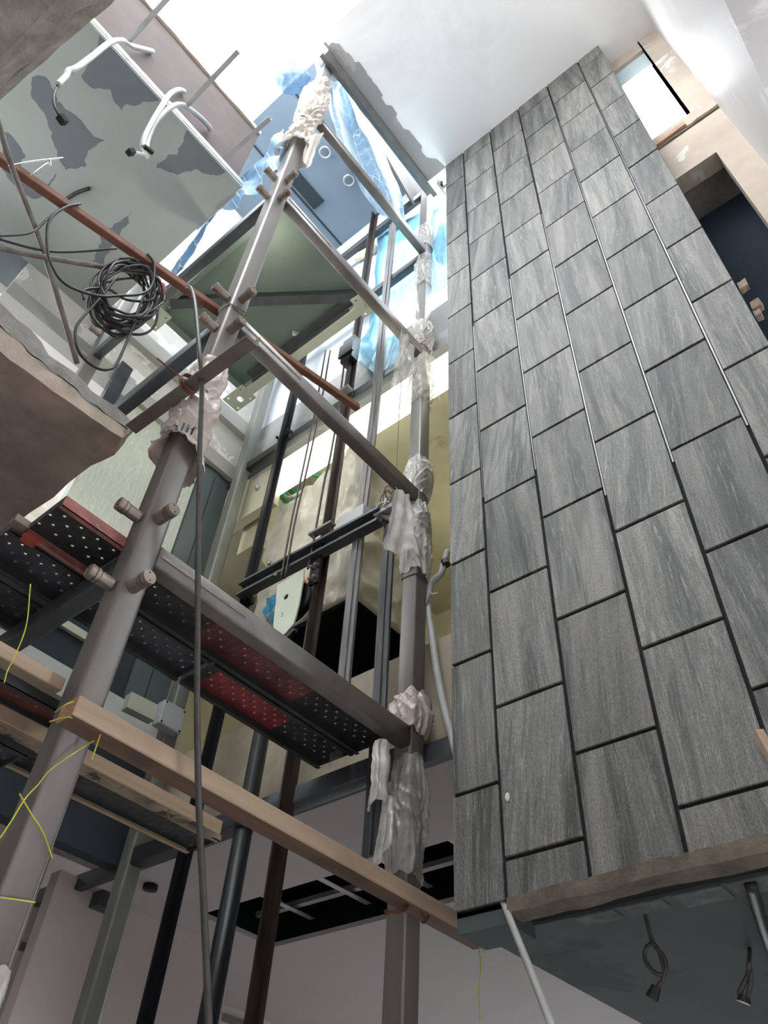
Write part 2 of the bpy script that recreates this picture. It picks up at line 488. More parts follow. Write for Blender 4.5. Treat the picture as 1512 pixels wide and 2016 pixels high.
COVER = film('dust_cover', (0.74, 0.70, 0.58), 1.0, 0.3, 0.15)
TARP = film('blue_tarp', (0.22, 0.42, 0.68), 0.97, 0.5, 0.25, (0.3, 0.2, 0.1))
TARPPLAIN = film('blue_tarp_plain', (0.26, 0.44, 0.68), 0.98, 0.5, 0.25)
TARPPALE = film('pale_blue_netted_film', (0.36, 0.55, 0.74), 0.86, 0.4, 0.25, (math.radians(90), 0, math.radians(20)))
FOIL = film('blue_foil', (0.30, 0.62, 0.80), 1.0, 0.3, 0.3)
def stretch(name):
    m = N(name)
    f = m.noise(1.0, 5, 0.7, m.mapping((60, 60, 9)), 1.5)
    m.color(m.ramp(f, [(0.35, (0.42, 0.47, 0.42)), (0.62, (0.56, 0.60, 0.54)), (0.75, (0.8, 0.82, 0.78))])).set(rough=0.22, spec=0.7)
    m.bump(f, 0.5, 0.006); return m.m
STRETCH = stretch('stretch_film')
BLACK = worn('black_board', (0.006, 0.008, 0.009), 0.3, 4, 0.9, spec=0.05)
RUBBER = worn('black_rubber', (0.020, 0.019, 0.020), 0.3, 20, 0.5)
CABLEGREY = worn('grey_cable_sheath', (0.060, 0.055, 0.055), 0.35, 25, 0.5)
WIRE = worn('tie_wire', (0.16, 0.15, 0.15), 0.2, 20, 0.4, 0.6)
REBAR = worn('dusty_rod', (0.20, 0.175, 0.16), 0.3, 14, 0.75, 0.2)
WHITEPIPE = worn('white_conduit', (0.46, 0.455, 0.46), 0.06, 8, 0.4)
GREENPIPE = worn('green_conduit', (0.03, 0.30, 0.14), 0.15, 8, 0.4)
BOXGREY = worn('grey_enclosure', (0.38, 0.39, 0.41), 0.06, 5, 0.45)
ZINC = worn('zinc_channel', (0.50, 0.52, 0.54), 0.1, 10, 0.35, 0.7, 0.05)
STRING = worn('yellow_twine', (0.52, 0.53, 0.06), 0.15, 20, 0.7)
COPPER = worn('rusty_tie_wire', (0.17, 0.065, 0.04), 0.2, 20, 0.55, 0.3)
ORANGE = worn('orange_guard', (0.65, 0.22, 0.04), 0.1, 9, 0.5)
BLUEPL = worn('blue_plastic', (0.05, 0.30, 0.52), 0.15, 9, 0.45)
FOAM = worn('foam_roll', (0.72, 0.66, 0.52), 0.12, 9, 0.8)
INK = worn('printed_ink', (0.035, 0.04, 0.06), 0.2, 9, 0.6)
PAPER = worn('white_paper', (0.72, 0.73, 0.70), 0.03, 9, 0.6)
CHIP = worn('pale_chip', (0.66, 0.62, 0.56), 0.1, 9, 0.8)
def emit(name, col, s):
    m = N(name); m.color(col)
    m.b.inputs['Emission Color'].default_value = (*col, 1); m.b.inputs['Emission Strength'].default_value = s
    return m.m
GLOWSTRIP = emit('bulkhead_glow', (1.0, 0.98, 0.84), 2.6)  # lamplight on the white bulkhead, put into its colour as emission
# ================================================================== the setting
def struct(name, bm, mat, parent=None, smooth=False):
    return obj(name, bm, mat, parent, smooth, kind='structure')
struct('floor', BX((-4, -4, -0.1), (9, 9, 0)), worn('floor_screed', (0.34, 0.31, 0.30), 0.1, 2, 0.8))

# --- tiled pier: core, tiles, metal joint strips
XT = 2.30
YJ = [1.6608, 1.4512, 1.1408, 0.8255, 0.5120, 0.1972, -0.0119]
ZT = [9.007, 9.318, 9.017, 9.330, 9.035, 9.355]
HT, ZB, ZTOP, GAP = 0.5962, 2.63, 9.62, 0.0072
wall_right = struct('wall_right', BX((XT+0.012, YJ[6], ZB-0.02), (2.56, YJ[0]-0.004, ZTOP)), JOINT)
bm = NB(); lay = bm.verts.layers.float_vector.new('tile')
rt = random.Random(3)
for c in range(6):
    y1, y0 = YJ[c]-GAP*(0 if c == 0 else 1), YJ[c+1]+GAP*(0 if c == 5 else 1)
    edges = [ZT[c]-k*HT for k in range(-1, 13)]
    for k in range(len(edges)-1):
        zt, zb = edges[k]-0.008, edges[k+1]+0.008
        zt = min(zt, ZTOP); zb = max(zb, ZB)
        if zt - zb < 0.02: continue
        jx = rt.uniform(-0.0015, 0.0015)
        t = NB(); box(t, (XT+jx, y0, zb), (XT+0.012, y1, zt)); bevel(t, 0.0018, 1)
        tv = V((rt.random(), rt.random(), rt.random()))
        mp = {}
        for v in t.verts:
            nv = bm.verts.new(v.co); nv[lay] = tv; mp[v] = nv
        for f in t.faces: bm.faces.new([mp[v] for v in f.verts])
        t.free()
obj('tile_cladding', bm, TILE, wall_right)
bm = NB()
for j, ztop in ((5, 9.5), (4, 8.6), (3, 7.2), (2, 6.6), (1, 6.3)):
    box(bm, (XT+0.004, YJ[j]-0.004, 4.2 if j > 2 else 4.6), (XT+0.012, YJ[j]+0.003, ztop))
obj('joint_strip', bm, TRIM, wall_right)
bm = rough_box((XT-0.002, -0.6, 2.588), (XT+0.09, YJ[1]-0.004, 2.636), 0.06, 0.009, 6, 2)
obj('mortar_edge', bm, MORTAR, wall_right)
# soffit below the pier and the beige wall beside it
struct('ceiling', BX((XT+0.17, -0.9, 2.60), (5.2, YJ[0], 2.66)), SOFFIT)
struct('trim_8', BX((XT+0.08, -0.9, 2.632), (XT+0.18, YJ[1], 2.66)), JOINT)
bm = NB()
for i in range(9):
    y = 1.30 - i*0.17
    bx = rt.uniform(0.0, 0.02)
    box(bm, (XT+0.172, y-0.155+rt.uniform(0, .03), 2.596), (XT+0.25+bx+rt.uniform(0, .03), y, 2.6))
obj('glue_strip', bm, worn('glue_residue', (0.105, 0.12, 0.12), 0.4, 14, 0.95, bump=0.5), bpy.data.objects['ceiling'])
struct('wall_recess', BX((XT+0.012, YJ[1]+0.004, 2.56), (XT+0.18, YJ[0]-0.004, 2.625)), SOFFIT)

# --- beige wall with window and dark opening, right of the pier
XW = 2.50
wy0, wy1, wz0, wz1 = -0.300, -0.012, 7.62, 9.36          # window
oy0, oy1, oz1 = -0.287, -0.020, 6.86                     # opening, open downwards to oz0
oz0 = 3.2
bm = NB()
box(bm, (XW, -0.47, 2.6), (XW+0.12, oy0, 9.75))
box(bm, (XW, oy0, oz1), (XW+0.12, -0.012, wz0))
box(bm, (XW, wy0, wz1), (XW+0.12, -0.012, 9.75))
box(bm, (XW, oy0, 2.6), (XW+0.12, -0.012, oz0))
box(bm, (XW, oy0, wz0), (XW+0.12, wy0, wz1+0.01))
wb = struct('wall_beige', bm, BEIGE)
bm = rough_box((XW-0.012, -0.46, 7.40), (XW+0.01, -0.012, 7.44), 0.05, 0.008, 8, 5)
obj('ledge_crack', bm, worn('crack_dirt', (0.16, 0.12, 0.09), 0.4, 12, 0.95), wb)
bm = rough_box((XW-0.03, -0.235, 7.44), (XW+0.0, -0.02, 7.50), 0.05, 0.006, 8, 6)
obj('brick_course', bm, worn('brick_course', (0.52, 0.36, 0.27), 0.2, 9, 0.9), wb)
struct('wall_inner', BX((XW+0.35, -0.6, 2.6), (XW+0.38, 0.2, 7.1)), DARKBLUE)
struct('wall_lintel', BX((XW+0.12, -0.6, 6.88), (XW+0.38, 0.2, 7.1)), CONC)
bm = NB(); box(bm, (XW+0.12, -0.66, 2.6), (XW+0.38, -0.6, 7.1)); box(bm, (XW+0.12, 0.2, 2.6), (XW+0.38, 0.26, 7.1))
struct('wall_light_block', bm, CONC)  # unseen side walls added to keep daylight off the dark panel
# pale panel filling the head of the window
struct('window_1', BX((XW+0.03, wy0, wz1-0.34), (XW+0.05, wy1, wz1)), plaster('pale_window_board', (0.62, 0.75, 0.78), 0.05, 2))
# white wall facing the shaft from behind the stair
struct('wall_white', BX((-0.6, -0.60, 5.2), (XW+0.02, -0.452, 9.9)), WHITEWALL)
# stair ceiling at the head of the tiles, with a ragged edge towards the shaft
YE = 1.86
bm = NB()
slab_poly(bm, [V((a, b, 9.60)) for a, b in ((0.72, -0.6), (XW+0.2, -0.6), (XW+0.2, YE-0.17), (2.31, YE-0.17), (2.31, YE), (0.72, YE))], (0, 0, 0.22))
ce = struct('ceiling_stair', bm, WHITE)
pts = [(2.31, YE+0.02), (2.31, YE-0.19), (2.20, YE-0.17)]
x = 2.12; k = 0
rr = random.Random(5)
base = 0.10
while x > 0.86:
    pts.append((x, YE - base)); x -= rr.uniform(0.03, 0.10)
    pts.append((x, YE - base + rr.uniform(-0.008, 0.008))); x -= rr.uniform(0.008, 0.05); base = max(0.045, min(0.13, base + rr.uniform(-0.045, 0.04)))
pts += [(0.80, YE-0.04), (0.80, YE+0.02)]
bm = NB(); slab_poly(bm, [V((a, b, 9.592)) for a, b in pts], (0, 0, 0.008))
obj('bare_edge', bm, GREYBAND, ce)
struct('trim_1', BX((0.76, YE-0.09, 9.63), (2.30, YE+0.03, 9.80)), GREYBAND)
# --- left: slab of the next floor, skimmed ceiling with fascia
ZC = 7.35
YF = 2.45
struct('ceiling_skimmed', BX((-2.2, YF, ZC), (0.852, 6.0, ZC+0.05)), PUTTY)
def blotch(pix, seed):
    P = [PZ(a, b, ZC-0.0012) for a, b in pix]
    out = []
    n = len(P)
    for i in range(n):
        p, q_ = P[i], P[(i+1) % n]
        m_ = max(2, int((q_-p).length/0.022))
        for k in range(m_):
            r = p.lerp(q_, k/m_)
            w_ = 0.045*nz(r, 7, seed) + 0.03*nz(r, 19, seed+1)
            out.append(r + V((w_, 0.045*nz(r, 7, seed+2) + 0.03*nz(r, 19, seed+3), 0)))
    for v in out: v.y = max(v.y, YF+0.002); v.x = min(v.x, 0.85); v.z = ZC-0.0012
    return out
bm = NB()
for i, pix in enumerate([[(205, 60), (262, 115), (310, 180), (318, 192), (285, 205), (262, 222), (238, 222), (225, 190), (205, 168), (175, 168), (160, 150), (180, 105)],
        [(330, 205), (385, 262), (440, 315), (462, 345), (430, 350), (385, 338), (352, 342), (312, 328), (345, 295), (375, 255)],
        [(60, 150), (85, 150), (110, 190), (140, 220), (170, 255), (195, 272), (180, 300), (165, 330), (125, 335), (110, 310), (105, 265), (85, 225), (65, 195)],
        [(0, 255), (30, 280), (50, 300), (35, 345), (90, 360), (115, 335), (85, 395), (40, 380), (0, 330)],
        [(255, 415), (250, 445), (215, 480), (200, 520), (178, 520), (190, 480), (215, 450)],
        [(0, 480), (45, 500), (75, 575), (80, 605), (45, 630), (-40, 620), (-40, 480)]]):
    slab_poly(bm, blotch(pix, 20+i), (0, 0, 0.0012))
obj('bare_board', bm, BOARD, bpy.data.objects['ceiling_skimmed'])
struct('wall_fascia', BX((-2.2, YF+0.02, ZC+0.05), (0.80, YF+0.2, 8.42)), BROWNBAND)
bm = rough_box((-2.2, YF+0.0, 8.40), (0.80, YF+0.22, 8.46), 0.12, 0.012, 5, 8)
obj('broken_edge', bm, CONCEDGE, bpy.data.objects['wall_fascia'])
bm = NB(); bar(bm, (-2.2, YF-0.004, ZC-0.002), (0.858, YF-0.004, ZC-0.002), 0.016, 0.016); bar(bm, (-2.2, YF-0.004, ZC+0.06), (0.858, YF-0.004, ZC+0.06), 0.006, 0.05)
bar(bm, (0.856, YF, ZC-0.002), (0.856, 2.95, ZC-0.002), 0.012, 0.012)
struct('trim_2', bm, ZINC)
struct('wall_parapet', BX((-2.2, 3.25, 8.4), (0.7, 3.35, 11.5)), plaster('bright_render', (0.82, 0.77, 0.72), 0.05, 2))
bm = NB()
for z in (9.0, 9.9): bar(bm, (-2.2, 3.23, z), (0.75, 3.23, z), 0.03, 0.04)
obj('parapet_rail', bm, ZINC, bpy.data.objects['wall_parapet'])
# --- broken slab of the first floor, left
bm = NB()
SZ0, SZ1 = 4.26, 4.45
top = [(-0.6, 2.32), (-0.2, 2.33), (0.0, 2.34), (0.129, 2.351), (0.27, 2.35), (0.40, 2.392), (0.52, 2.38), (0.624, 2.404), (0.74, 2.385), (0.865, 2.396), (0.885, 2.44), (0.86, 2.6), (0.85, 2.9), (0.84, 3.6), (0.84, 4.4), (-0.6, 4.4)]
bot = [(-0.6, 2.40), (-0.2, 2.39), (0.05, 2.39), (0.15, 2.38), (0.28, 2.385), (0.42, 2.375), (0.55, 2.37), (0.66, 2.36), (0.76, 2.345), (0.815, 2.338), (0.85, 2.45), (0.83, 2.6), (0.835, 2.9), (0.82, 3.6), (0.82, 4.4), (-0.6, 4.4)]
def ring(bm, pts, z): return [bm.verts.new((a, b, z)) for a, b in pts]
mid = [((a[0]+b[0])/2+0.012*nz((a[0], a[1], 0), 9), (a[1]*0.6+b[1]*0.4)-0.012+0.02*nz((a[0], a[1], 1), 7)) for a, b in zip(top, bot)]
R0, R1, R2 = ring(bm, bot, SZ0), ring(bm, mid, SZ0+0.080), ring(bm, top, SZ1)
for A, B, mi in ((R0, R1, 1), (R1, R2, 0)):
    for i in range(len(A)):
        j = (i+1) % len(A)
        bm.faces.new((A[i], A[j], B[j], B[i])).material_index = mi
bm.faces.new(R0[::-1]).material_index = 2; bm.faces.new(R2)
bmesh.ops.triangulate(bm, faces=[f for f in bm.faces if len(f.verts) > 4])
for r in range(2):
    bmesh.ops.subdivide_edges(bm, edges=[e for e in bm.edges if e.calc_length() > 0.09], cuts=1, use_grid_fill=False)
    bmesh.ops.triangulate(bm, faces=bm.faces[:])
for v in bm.verts:
    p = v.co.copy(); a = 0.012
    v.co += V((nz(p, 11, 1), nz(p, 11, 2), 0.7*nz(p, 11, 3)))*a
fs = struct('floor_slab', bm, [CONC, CONCEDGE, CONCDARK])
bm = NB()
cp = []
for i in range(9):
    p, n_ = V((mid[i][0], mid[i][1], SZ0+.084)), V((mid[i+1][0], mid[i+1][1], SZ0+.084))
    for k in range(6):
        r = p.lerp(n_, k/6); cp.append(r + V((0, -0.010, 0.022*nz(r, 14, 3)-0.006)))
tube(bm, cp, lambda t: 0.0018+0.0012*math.sin(t*40), 5, 1, False)
obj('crack', bm, JOINT, fs)
# concrete chunk close overhead, top left
zc = 5.5
a, b = PZ(-60, 172, zc), PZ(180, -66, zc)
d = (b-a).normalized(); nrm = V((d.y, -d.x, 0));
if nrm.dot(V((1, 0, 0))) < 0: nrm = -nrm
c1, c2 = PZ(-60, 240, zc+0.3), PZ(310, -66, zc+0.3)
bm = NB()
low = [a - d*0.8, b + d*0.6, b + d*0.6 - nrm*0.8, a - d*0.8 - nrm*0.8]
def lerp_pts(p, q, n): return [p.lerp(q, i/n) for i in range(n)]
lowr = lerp_pts(low[0], low[1], 24) + [low[1], low[2], low[3]]
upr = lerp_pts(c1 - d*0.8, c2 + d*0.6, 24) + [c2 + d*0.6, low[2] + V((0, 0, .3)), low[3] + V((0, 0, .3))]
rngs = []
for t in (0, 0.18, 0.36, 0.54, 0.7, 0.76, 1.0):
    rngs.append([bm.verts.new(p.lerp(q, t) + V((nz(p.lerp(q, t), 9, 4), nz(p.lerp(q, t), 9, 5), nz(p.lerp(q, t), 9, 6)))*(0.035 if 0 < t < 0.72 else 0.012)) for p, q in zip(lowr, upr)])
for A, B in zip(rngs, rngs[1:]):
    for i in range(len(A)):
        j = (i+1) % len(A); bm.faces.new((A[i], A[j], B[j], B[i]))
bm.faces.new(rngs[0][::-1]); bm.faces.new(rngs[-1])
bmesh.ops.triangulate(bm, faces=[f for f in bm.faces if len(f.verts) > 4])
bmesh.ops.recalc_face_normals(bm, faces=bm.faces)
struct('ceiling_broken', bm, worn('weathered_concrete', (0.33, 0.30, 0.275), 0.35, 7, 0.95, bump=1.0, dist=0.02))

# --- beyond the shaft, x side: floors, store room
XS = 2.64
struct('wall_slab_edge', BX((XS, YJ[0]+0.02, 3.46), (XS+0.10, 4.7, 4.15)), DIRTY)
struct('floor_store', BX((XS+0.10, -0.5, 4.00), (6.5, 6.5, 4.15)), CONC)
bm = NB()
box(bm, (XS, 0.2, 7.00), (XS+0.08, 4.4, 7.68))
wfx = struct('wall_grey_band', bm, GREYBAND)
struct('ceiling_store', BX((XS+0.08, -0.5, 6.95), (6.5, 6.5, 7.05)), OLIVE)
struct('wall_store_far', BX((5.2, -0.5, 4.15), (5.3, 6.5, 7.0)), OLIVE)
struct('wall_store_side', BX((XS+0.1, 5.6, 4.15), (5.2, 5.7, 7.0)), plaster('cream_wall', (0.56, 0.52, 0.38), 0.08, 2))
struct('wall_store_near', BX((2.66, 1.2, 4.15), (5.2, 1.3, 7.0)), OLIVE)
bm = NB(); box(bm, (XS+0.12, 3.95, 6.10), (5.2, 4.2, 6.95))
struct('trim_3', bm, plaster('cast_beam', (0.52, 0.49, 0.36), 0.12, 2))
bm = NB(); slab_poly(bm, [PY(a, b, 2.21) for a, b in ((690, 165), (868, 345), (868, 392), (815, 402), (735, 262))], (0, 0.02, 0))
struct('wall_head_board', bm, plaster('grey_head_board', (0.085, 0.083, 0.083), 0.1, 2))
# upper floor beyond the shaft
bm = NB(); box(bm, (XS, 2.70, 7.68), (XS+0.06, 4.4, 10.9)); box(bm, (XS, 1.95, 9.55), (XS+0.06, 2.70, 10.9))
struct('wall_upper', bm, plaster('pale_board', (0.66, 0.70, 0.76), 0.04, 1.5))
struct('wall_upper_near', BX((XS+0.02, 0.3, 7.68), (XS+0.06, 1.72, 7.95)), plaster('pale_pink_plaster', (0.60, 0.54, 0.53), 0.05, 2))
struct('ceiling_shaft', BX((0.95, 2.16, 10.9), (2.72, 4.4, 11.0)), BLUEWHITE)
bm = NB()
for y in (2.75, 3.5): bar(bm, (0.95, y, 10.895), (2.72, y, 10.895), 0.02, 0.012)
box(bm, (1.5, 3.30, 10.88), (2.1, 3.46, 10.90))
obj('ceiling_slot', bm, DARKTEAL, bpy.data.objects['ceiling_shaft'])
# back side, y
YB = 4.22
bm = NB(); box(bm, (0.2, YB, 7.00), (2.66, YB+0.1, 10.9))
struct('wall_back_upper', bm, PATCHY)
bm = NB(); box(bm, (0.2, YB-0.07, 7.42), (2.66, YB, 7.60)); box(bm, (0.2, YB-0.03, 6.84), (2.66, YB+0.1, 7.0))
obj('wall_step', bm, plaster('grey_step', (0.36, 0.36, 0.34), 0.05, 2), bpy.data.objects['wall_back_upper'])
struct('ceiling_back', BX((-0.6, YB+0.1, 6.95), (2.72, 6.4, 7.05)), WHITEWALL)
struct('wall_back', BX((-0.6, 6.3, 4.4), (2.72, 6.4, 7.0)), plaster('cream_back_wall', (0.60, 0.57, 0.46), 0.06, 2))
struct('floor_back_left', BX((-2.3, 4.4, 4.22), (0.9, 6.4, 4.40)), CONC)
struct('floor_back', BX((0.9, YB, 4.20), (2.70, 6.4, 4.40)), plaster('light_slab_edge', (0.50, 0.52, 0.52), 0.06, 2))
struct('wall_back_lower', BX((0.2, YB+0.06, 3.46), (2.70, YB+0.16, 4.20)), DARKTEAL)
# ground floor: ceiling with an open service slot, walls
ZG = 3.45
bm = NB()
box(bm, (2.62, 1.70, ZG), (3.32, 5.75, ZG+0.03)); box(bm, (4.0, -0.6, ZG), (8.5, 5.75, ZG+0.03)); box(bm, (3.32, 4.42, ZG), (4.0, 5.75, ZG+0.03))
struct('ceiling_ground', bm, PAINT)
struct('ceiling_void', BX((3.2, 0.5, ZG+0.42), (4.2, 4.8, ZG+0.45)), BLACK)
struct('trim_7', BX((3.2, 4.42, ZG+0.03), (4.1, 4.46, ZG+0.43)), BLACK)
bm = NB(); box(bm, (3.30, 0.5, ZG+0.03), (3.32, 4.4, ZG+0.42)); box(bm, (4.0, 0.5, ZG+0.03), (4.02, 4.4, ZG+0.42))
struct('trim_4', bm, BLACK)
struct('wall_partition', BX((2.45, 4.72, 0), (3.9, 4.82, ZG+0.05)), PINKWALL)
struct('wall_far', BX((-2.3, 5.75, 0), (8.5, 5.85, 4.0)), PINKWALL)
struct('wall_side_ground', BX((-2.3, 4.9, 0), (2.45, 5.0, 4.3)), PINKWALL)
bm = NB(); bar(bm, (2.60, 1.70, ZG+0.02), (2.60, 5.2, ZG+0.02), 0.05, 0.09); bar(bm, (2.3, 4.68, 3.42), (2.3, 6.0, 3.42), 0.05, 0.08)
struct('trim_5', bm, BEAMDARK)
bm = NB(); bar(bm, (2.45, 5.74, 3.36), (8.5, 5.74, 3.36), 0.02, 0.05)
struct('trim_6', bm, worn('dark_moulding', (0.16, 0.15, 0.15), 0.1, 5, 0.6))

# stair walls out of the picture that close the well in, with gaps added to let daylight in
SHELL = plaster('stair_wall_paint', (0.36, 0.35, 0.34), 0.04, 1.0)
struct('wall_left', BX((-2.3, -1.6, 4.5), (-2.2, 6.4, 9.9)), plaster('white_stair_paint', (0.90, 0.89, 0.87), 0.04, 1.0))
struct('wall_left_ground', BX((-2.3, -1.6, 0), (-2.2, 6.4, 4.5)), SHELL)
struct('wall_behind', BX((-2.3, -1.7, 0.85), (2.6, -1.6, 9.9)), SHELL)
struct('ceiling_landing', BX((-2.3, -1.7, 9.60), (0.72, -0.6, 9.8)), SHELL)
struct('wall_ground_side', BX((2.6, -1.0, 0), (8.6, -0.9, 3.5)), SHELL)
bm = NB(); box(bm, (8.5, -1.0, 0), (8.6, 5.8, 0.8)); box(bm, (8.5, -1.0, 1.5), (8.6, 5.8, 3.5)); box(bm, (8.5, -1.0, .8), (8.6, 2.0, 2.0)); box(bm, (8.5, 5.0, .8), (8.6, 5.8, 2.0))
struct('wall_ground_end', bm, SHELL)
struct('wall_store_end', BX((2.62, -0.6, 2.66), (5.2, -0.5, 6.95)), SHELL)
# ================================================================== the lift frame
PX1, PX2, PY1, PY2 = 0.95, 2.505, 2.05, 4.06
HW = 0.05
LV = [3.55, 5.18, 6.80, 8.53, 10.2]      # top of the beams at each level

def post(label, x, y, z0, z1, mat, stubs):
    t = thing('steel_post', label, 'steel post', (x, y, z0), None)
    bm = NB(); box(bm, (x-HW, y-HW, z0), (x+HW, y+HW, z1))
    bevel(bm, 0.014, 4, [e for e in bm.edges if abs(e.verts[0].co.z-e.verts[1].co.z) > 1])
    o = obj('post_tube', bm, mat, t, True)
    for p, n in stubs:
        b = NB(); p = V(p); n = V(n); s = 0.027
        cyl(b, p, p+n*0.052, s*0.90, 20); cyl(b, p+n*0.052, p+n*0.058, s*0.78, 20); cyl(b, p+n*0.058, p+n*0.069, s, 20); cyl(b, p+n*0.069, p+n*0.074, s*0.80, 20)
        cyl(b, p+n*0.074, p+n*0.090, s, 20); cyl(b, p+n*0.090, p+n*0.094, s*0.92, 20)
        so = obj('bolt_stub', b, STUB, t, False)
        bb = NB(); d, ss, uu, L = frame(p, p+n)
        for q in (0.5, -0.5): cyl(bb, p+n*0.092+uu*s*q+ss*s*q*0.4, p+n*0.0955+uu*s*q+ss*s*q*0.4, 0.0028, 8)
        hole = obj('cap_hole', bb, JOINT, so)
    return t
def stub_set(x, y, zs, dirs):
    out = []
    for z in zs:
        for n in dirs:
            out.append(((x + n[0]*HW, y + n[1]*HW, z), n))
    return out
SZ = []
for a, b in ((3.64, 3.31), (5.29, 4.985), (6.93, 6.62)): SZ += [a, b]
post('thick grey steel post nearest the viewer, with paired round bolt stubs', PX1, PY1, 0, 10.3, POST,
     stub_set(PX1-0.004, PY1, SZ, [(-1, 0, 0), (0, -1, 0)]))
post('grey steel post standing beside the tiled wall, wrapped in plastic film at several joints', PX2, PY1, 0, 10.3, POST, [])
post('grey steel post on the far side behind the coiled black cable', PX1, PY2, 3.4, 10.3, POST,
     stub_set(PX1, PY2, [7.02, 6.68], [(-1, 0, 0)]))
post('grey-green steel post beside the dark leaning door panel, behind the guide rails', PX2, PY2, 0, 10.3, POSTGREEN, [])

BW, BH = 0.07, 0.10
def beam(label, a, b, mat=BEAM, w=BW, h=BH, weld=True):
    bm = NB(); bar(bm, a, b, w, h); bevel(bm, 0.010, 3, [e for e in bm.edges if e.calc_length() > 0.5])
    t = thing('steel_beam', label, 'steel beam', a)
    obj('beam_tube', bm, mat, t, True)
    if weld:
        d = (V(b)-V(a)).normalized(); s = V((0, -1, 0)) if abs(d.x) > .5 else V((-1, 0, 0))
        wb = NB(); p = V(a)+d*0.01+s*(w/2+0.001)+V((0, 0, .005)); bar(wb, p, p+d*0.42, 0.003, 0.012)
        obj('chalk_mark', wb, STUB, t)
    return t
yb = PY1-0.012
names = ['front steel beam carrying the near edge of the perforated plank platform',
         'front steel beam with the angle iron strut against its near end',
         'front steel beam crossing just below the green-grey car underside',
         'front steel beam passing before the pale blue netted film',
         ]
for i, n in enumerate(names):
    beam(n, (PX1+HW, yb, LV[i]-BH/2), (PX2-HW, yb, LV[i]-BH/2))
t = thing('head_beam', 'pair of grey steel channels along the ragged edge of the white ceiling', 'steel beam', (PX1, 1.9, 9.55))
for k, (y, z) in enumerate(((1.90, 9.56), (1.98, 9.72))):
    bm = NB(); bar(bm, (0.82, y, z), (2.45, y, z), 0.05, 0.075); bevel(bm, 0.006, 2, [e for e in bm.edges if e.calc_length() > 0.5])
    obj('channel', bm, BEAM, t)
bm = NB(); box(bm, (2.36, 1.80, 9.50), (2.50, 1.815, 9.66)); obj('fixing_plate', bm, GREYBAND, t)
bm = NB(); box(bm, (2.40, 1.78, 9.54), (2.42, 1.80, 9.64)); obj('bracket', bm, JOINT, t)
bm = NB(); cyl(bm, (2.44, 1.79, 9.55), (2.44, 1.74, 9.53), 0.02); obj('bolt', bm, ZINC, t)
beam('side steel beam running back under the plank platform from the nearest post', (PX1, PY1+HW, LV[0]-0.085), (PX1, PY2-HW, LV[0]-0.085), BEAMDARK, 0.07, 0.09, False)
beam('side steel beam running back from the nearest post below the coiled cable', (PX1, PY1+HW, LV[1]-BH/2), (PX1, PY2-HW, LV[1]-BH/2), BEAMDARK, BW, BH, False)
beam('side steel beam running back from the nearest post at the skimmed ceiling corner', (PX1, PY1+HW, LV[2]-BH/2), (PX1, PY2-HW, LV[2]-BH/2), BEAMDARK, BW, BH, False)
beam('side steel beam at platform height between the wrapped post and the guide rails', (PX2, PY1+HW, LV[0]-0.12), (PX2, PY2-HW, LV[0]-0.12), BEAMDARK, 0.08, 0.10, False)
beam('dark side steel beam above the glowing bulkhead strip', (PX2+0.03, PY1+HW, LV[2]+0.09), (PX2+0.03, PY2-HW, LV[2]+0.09), BEAMDARK, 0.07, 0.10, False)
beam('dark side steel beam in front of the blue foil', (PX2, PY1+HW, LV[3]-0.06), (PX2, PY2-HW, LV[3]-0.06), BEAMDARK, 0.07, 0.10, False)

beam('side steel beam at the head of the post by the tiles, above the blue foil', (PX2, PY1+HW, 9.98), (PX2, PY2-HW, 9.98), BEAMDARK, 0.07, 0.10, False)

# angle iron strut resting between slab and front beam
a, b = V((0.836, 2.345, 4.375)), V((0.832, 1.54, 4.297))
t = thing('angle_strut', 'loose angle iron strut tied across the wrapped nearest post and touching the broken slab', 'strut', a)
bm = NB(); profile(bm, a, b, [(-.03, -.03), (.03, -.03), (.03, -.024), (-.024, -.024), (-.024, .03), (-.03, .03)])
obj('angle_iron', bm, worn('rusty_angle', (0.20, 0.17, 0.15), 0.3, 8, 0.6, 0.4, 0.1), t)
m = a.lerp(b, 0.5)
bm = NB()
for k in range(4):
    pts = [m + V((0.045*math.cos(q), -0.01 + 0.006*k, 0.045*math.sin(q))) for q in [i*math.pi/5 for i in range(11)]]
    tube(bm, pts, 0.003, 6, 2)
tube(bm, [m+V((-.02, 0, .0)), m+V((-.09, .02, .02)), m+V((-.16, .03, .03))], 0.0035, 6, 4)
obj('tie_wire', bm, COPPER, t)

# wire loops around posts
def loop(x, y, z, hw, r, mat, label, dz=0.02, n=2):
    bm = NB()
    for k in range(n):
        pts = []
        for i in range(33):
            q = 2*math.pi*i/32; c, s = math.cos(q), math.sin(q); kk = (abs(c)**6+abs(s)**6)**(-1/6)
            pts.append((x+c*kk*hw, y+s*kk*hw, z + dz*math.sin(q*1.0+k) + k*0.008))
        tube(bm, pts, r, 6, 2)
    return obj('wire_tie', bm, mat, smooth=True, label=label, cat='wire')
loop(PX1, PY1, 5.21, 0.056, 0.0032, WIRE, 'thin grey wire looped round the nearest post between its bolt stubs', 0.035)
loop(PX2, PY1, 4.49, 0.056, 0.0035, WIRE, 'double grey wire ring round the post beside the tiles', 0.008)

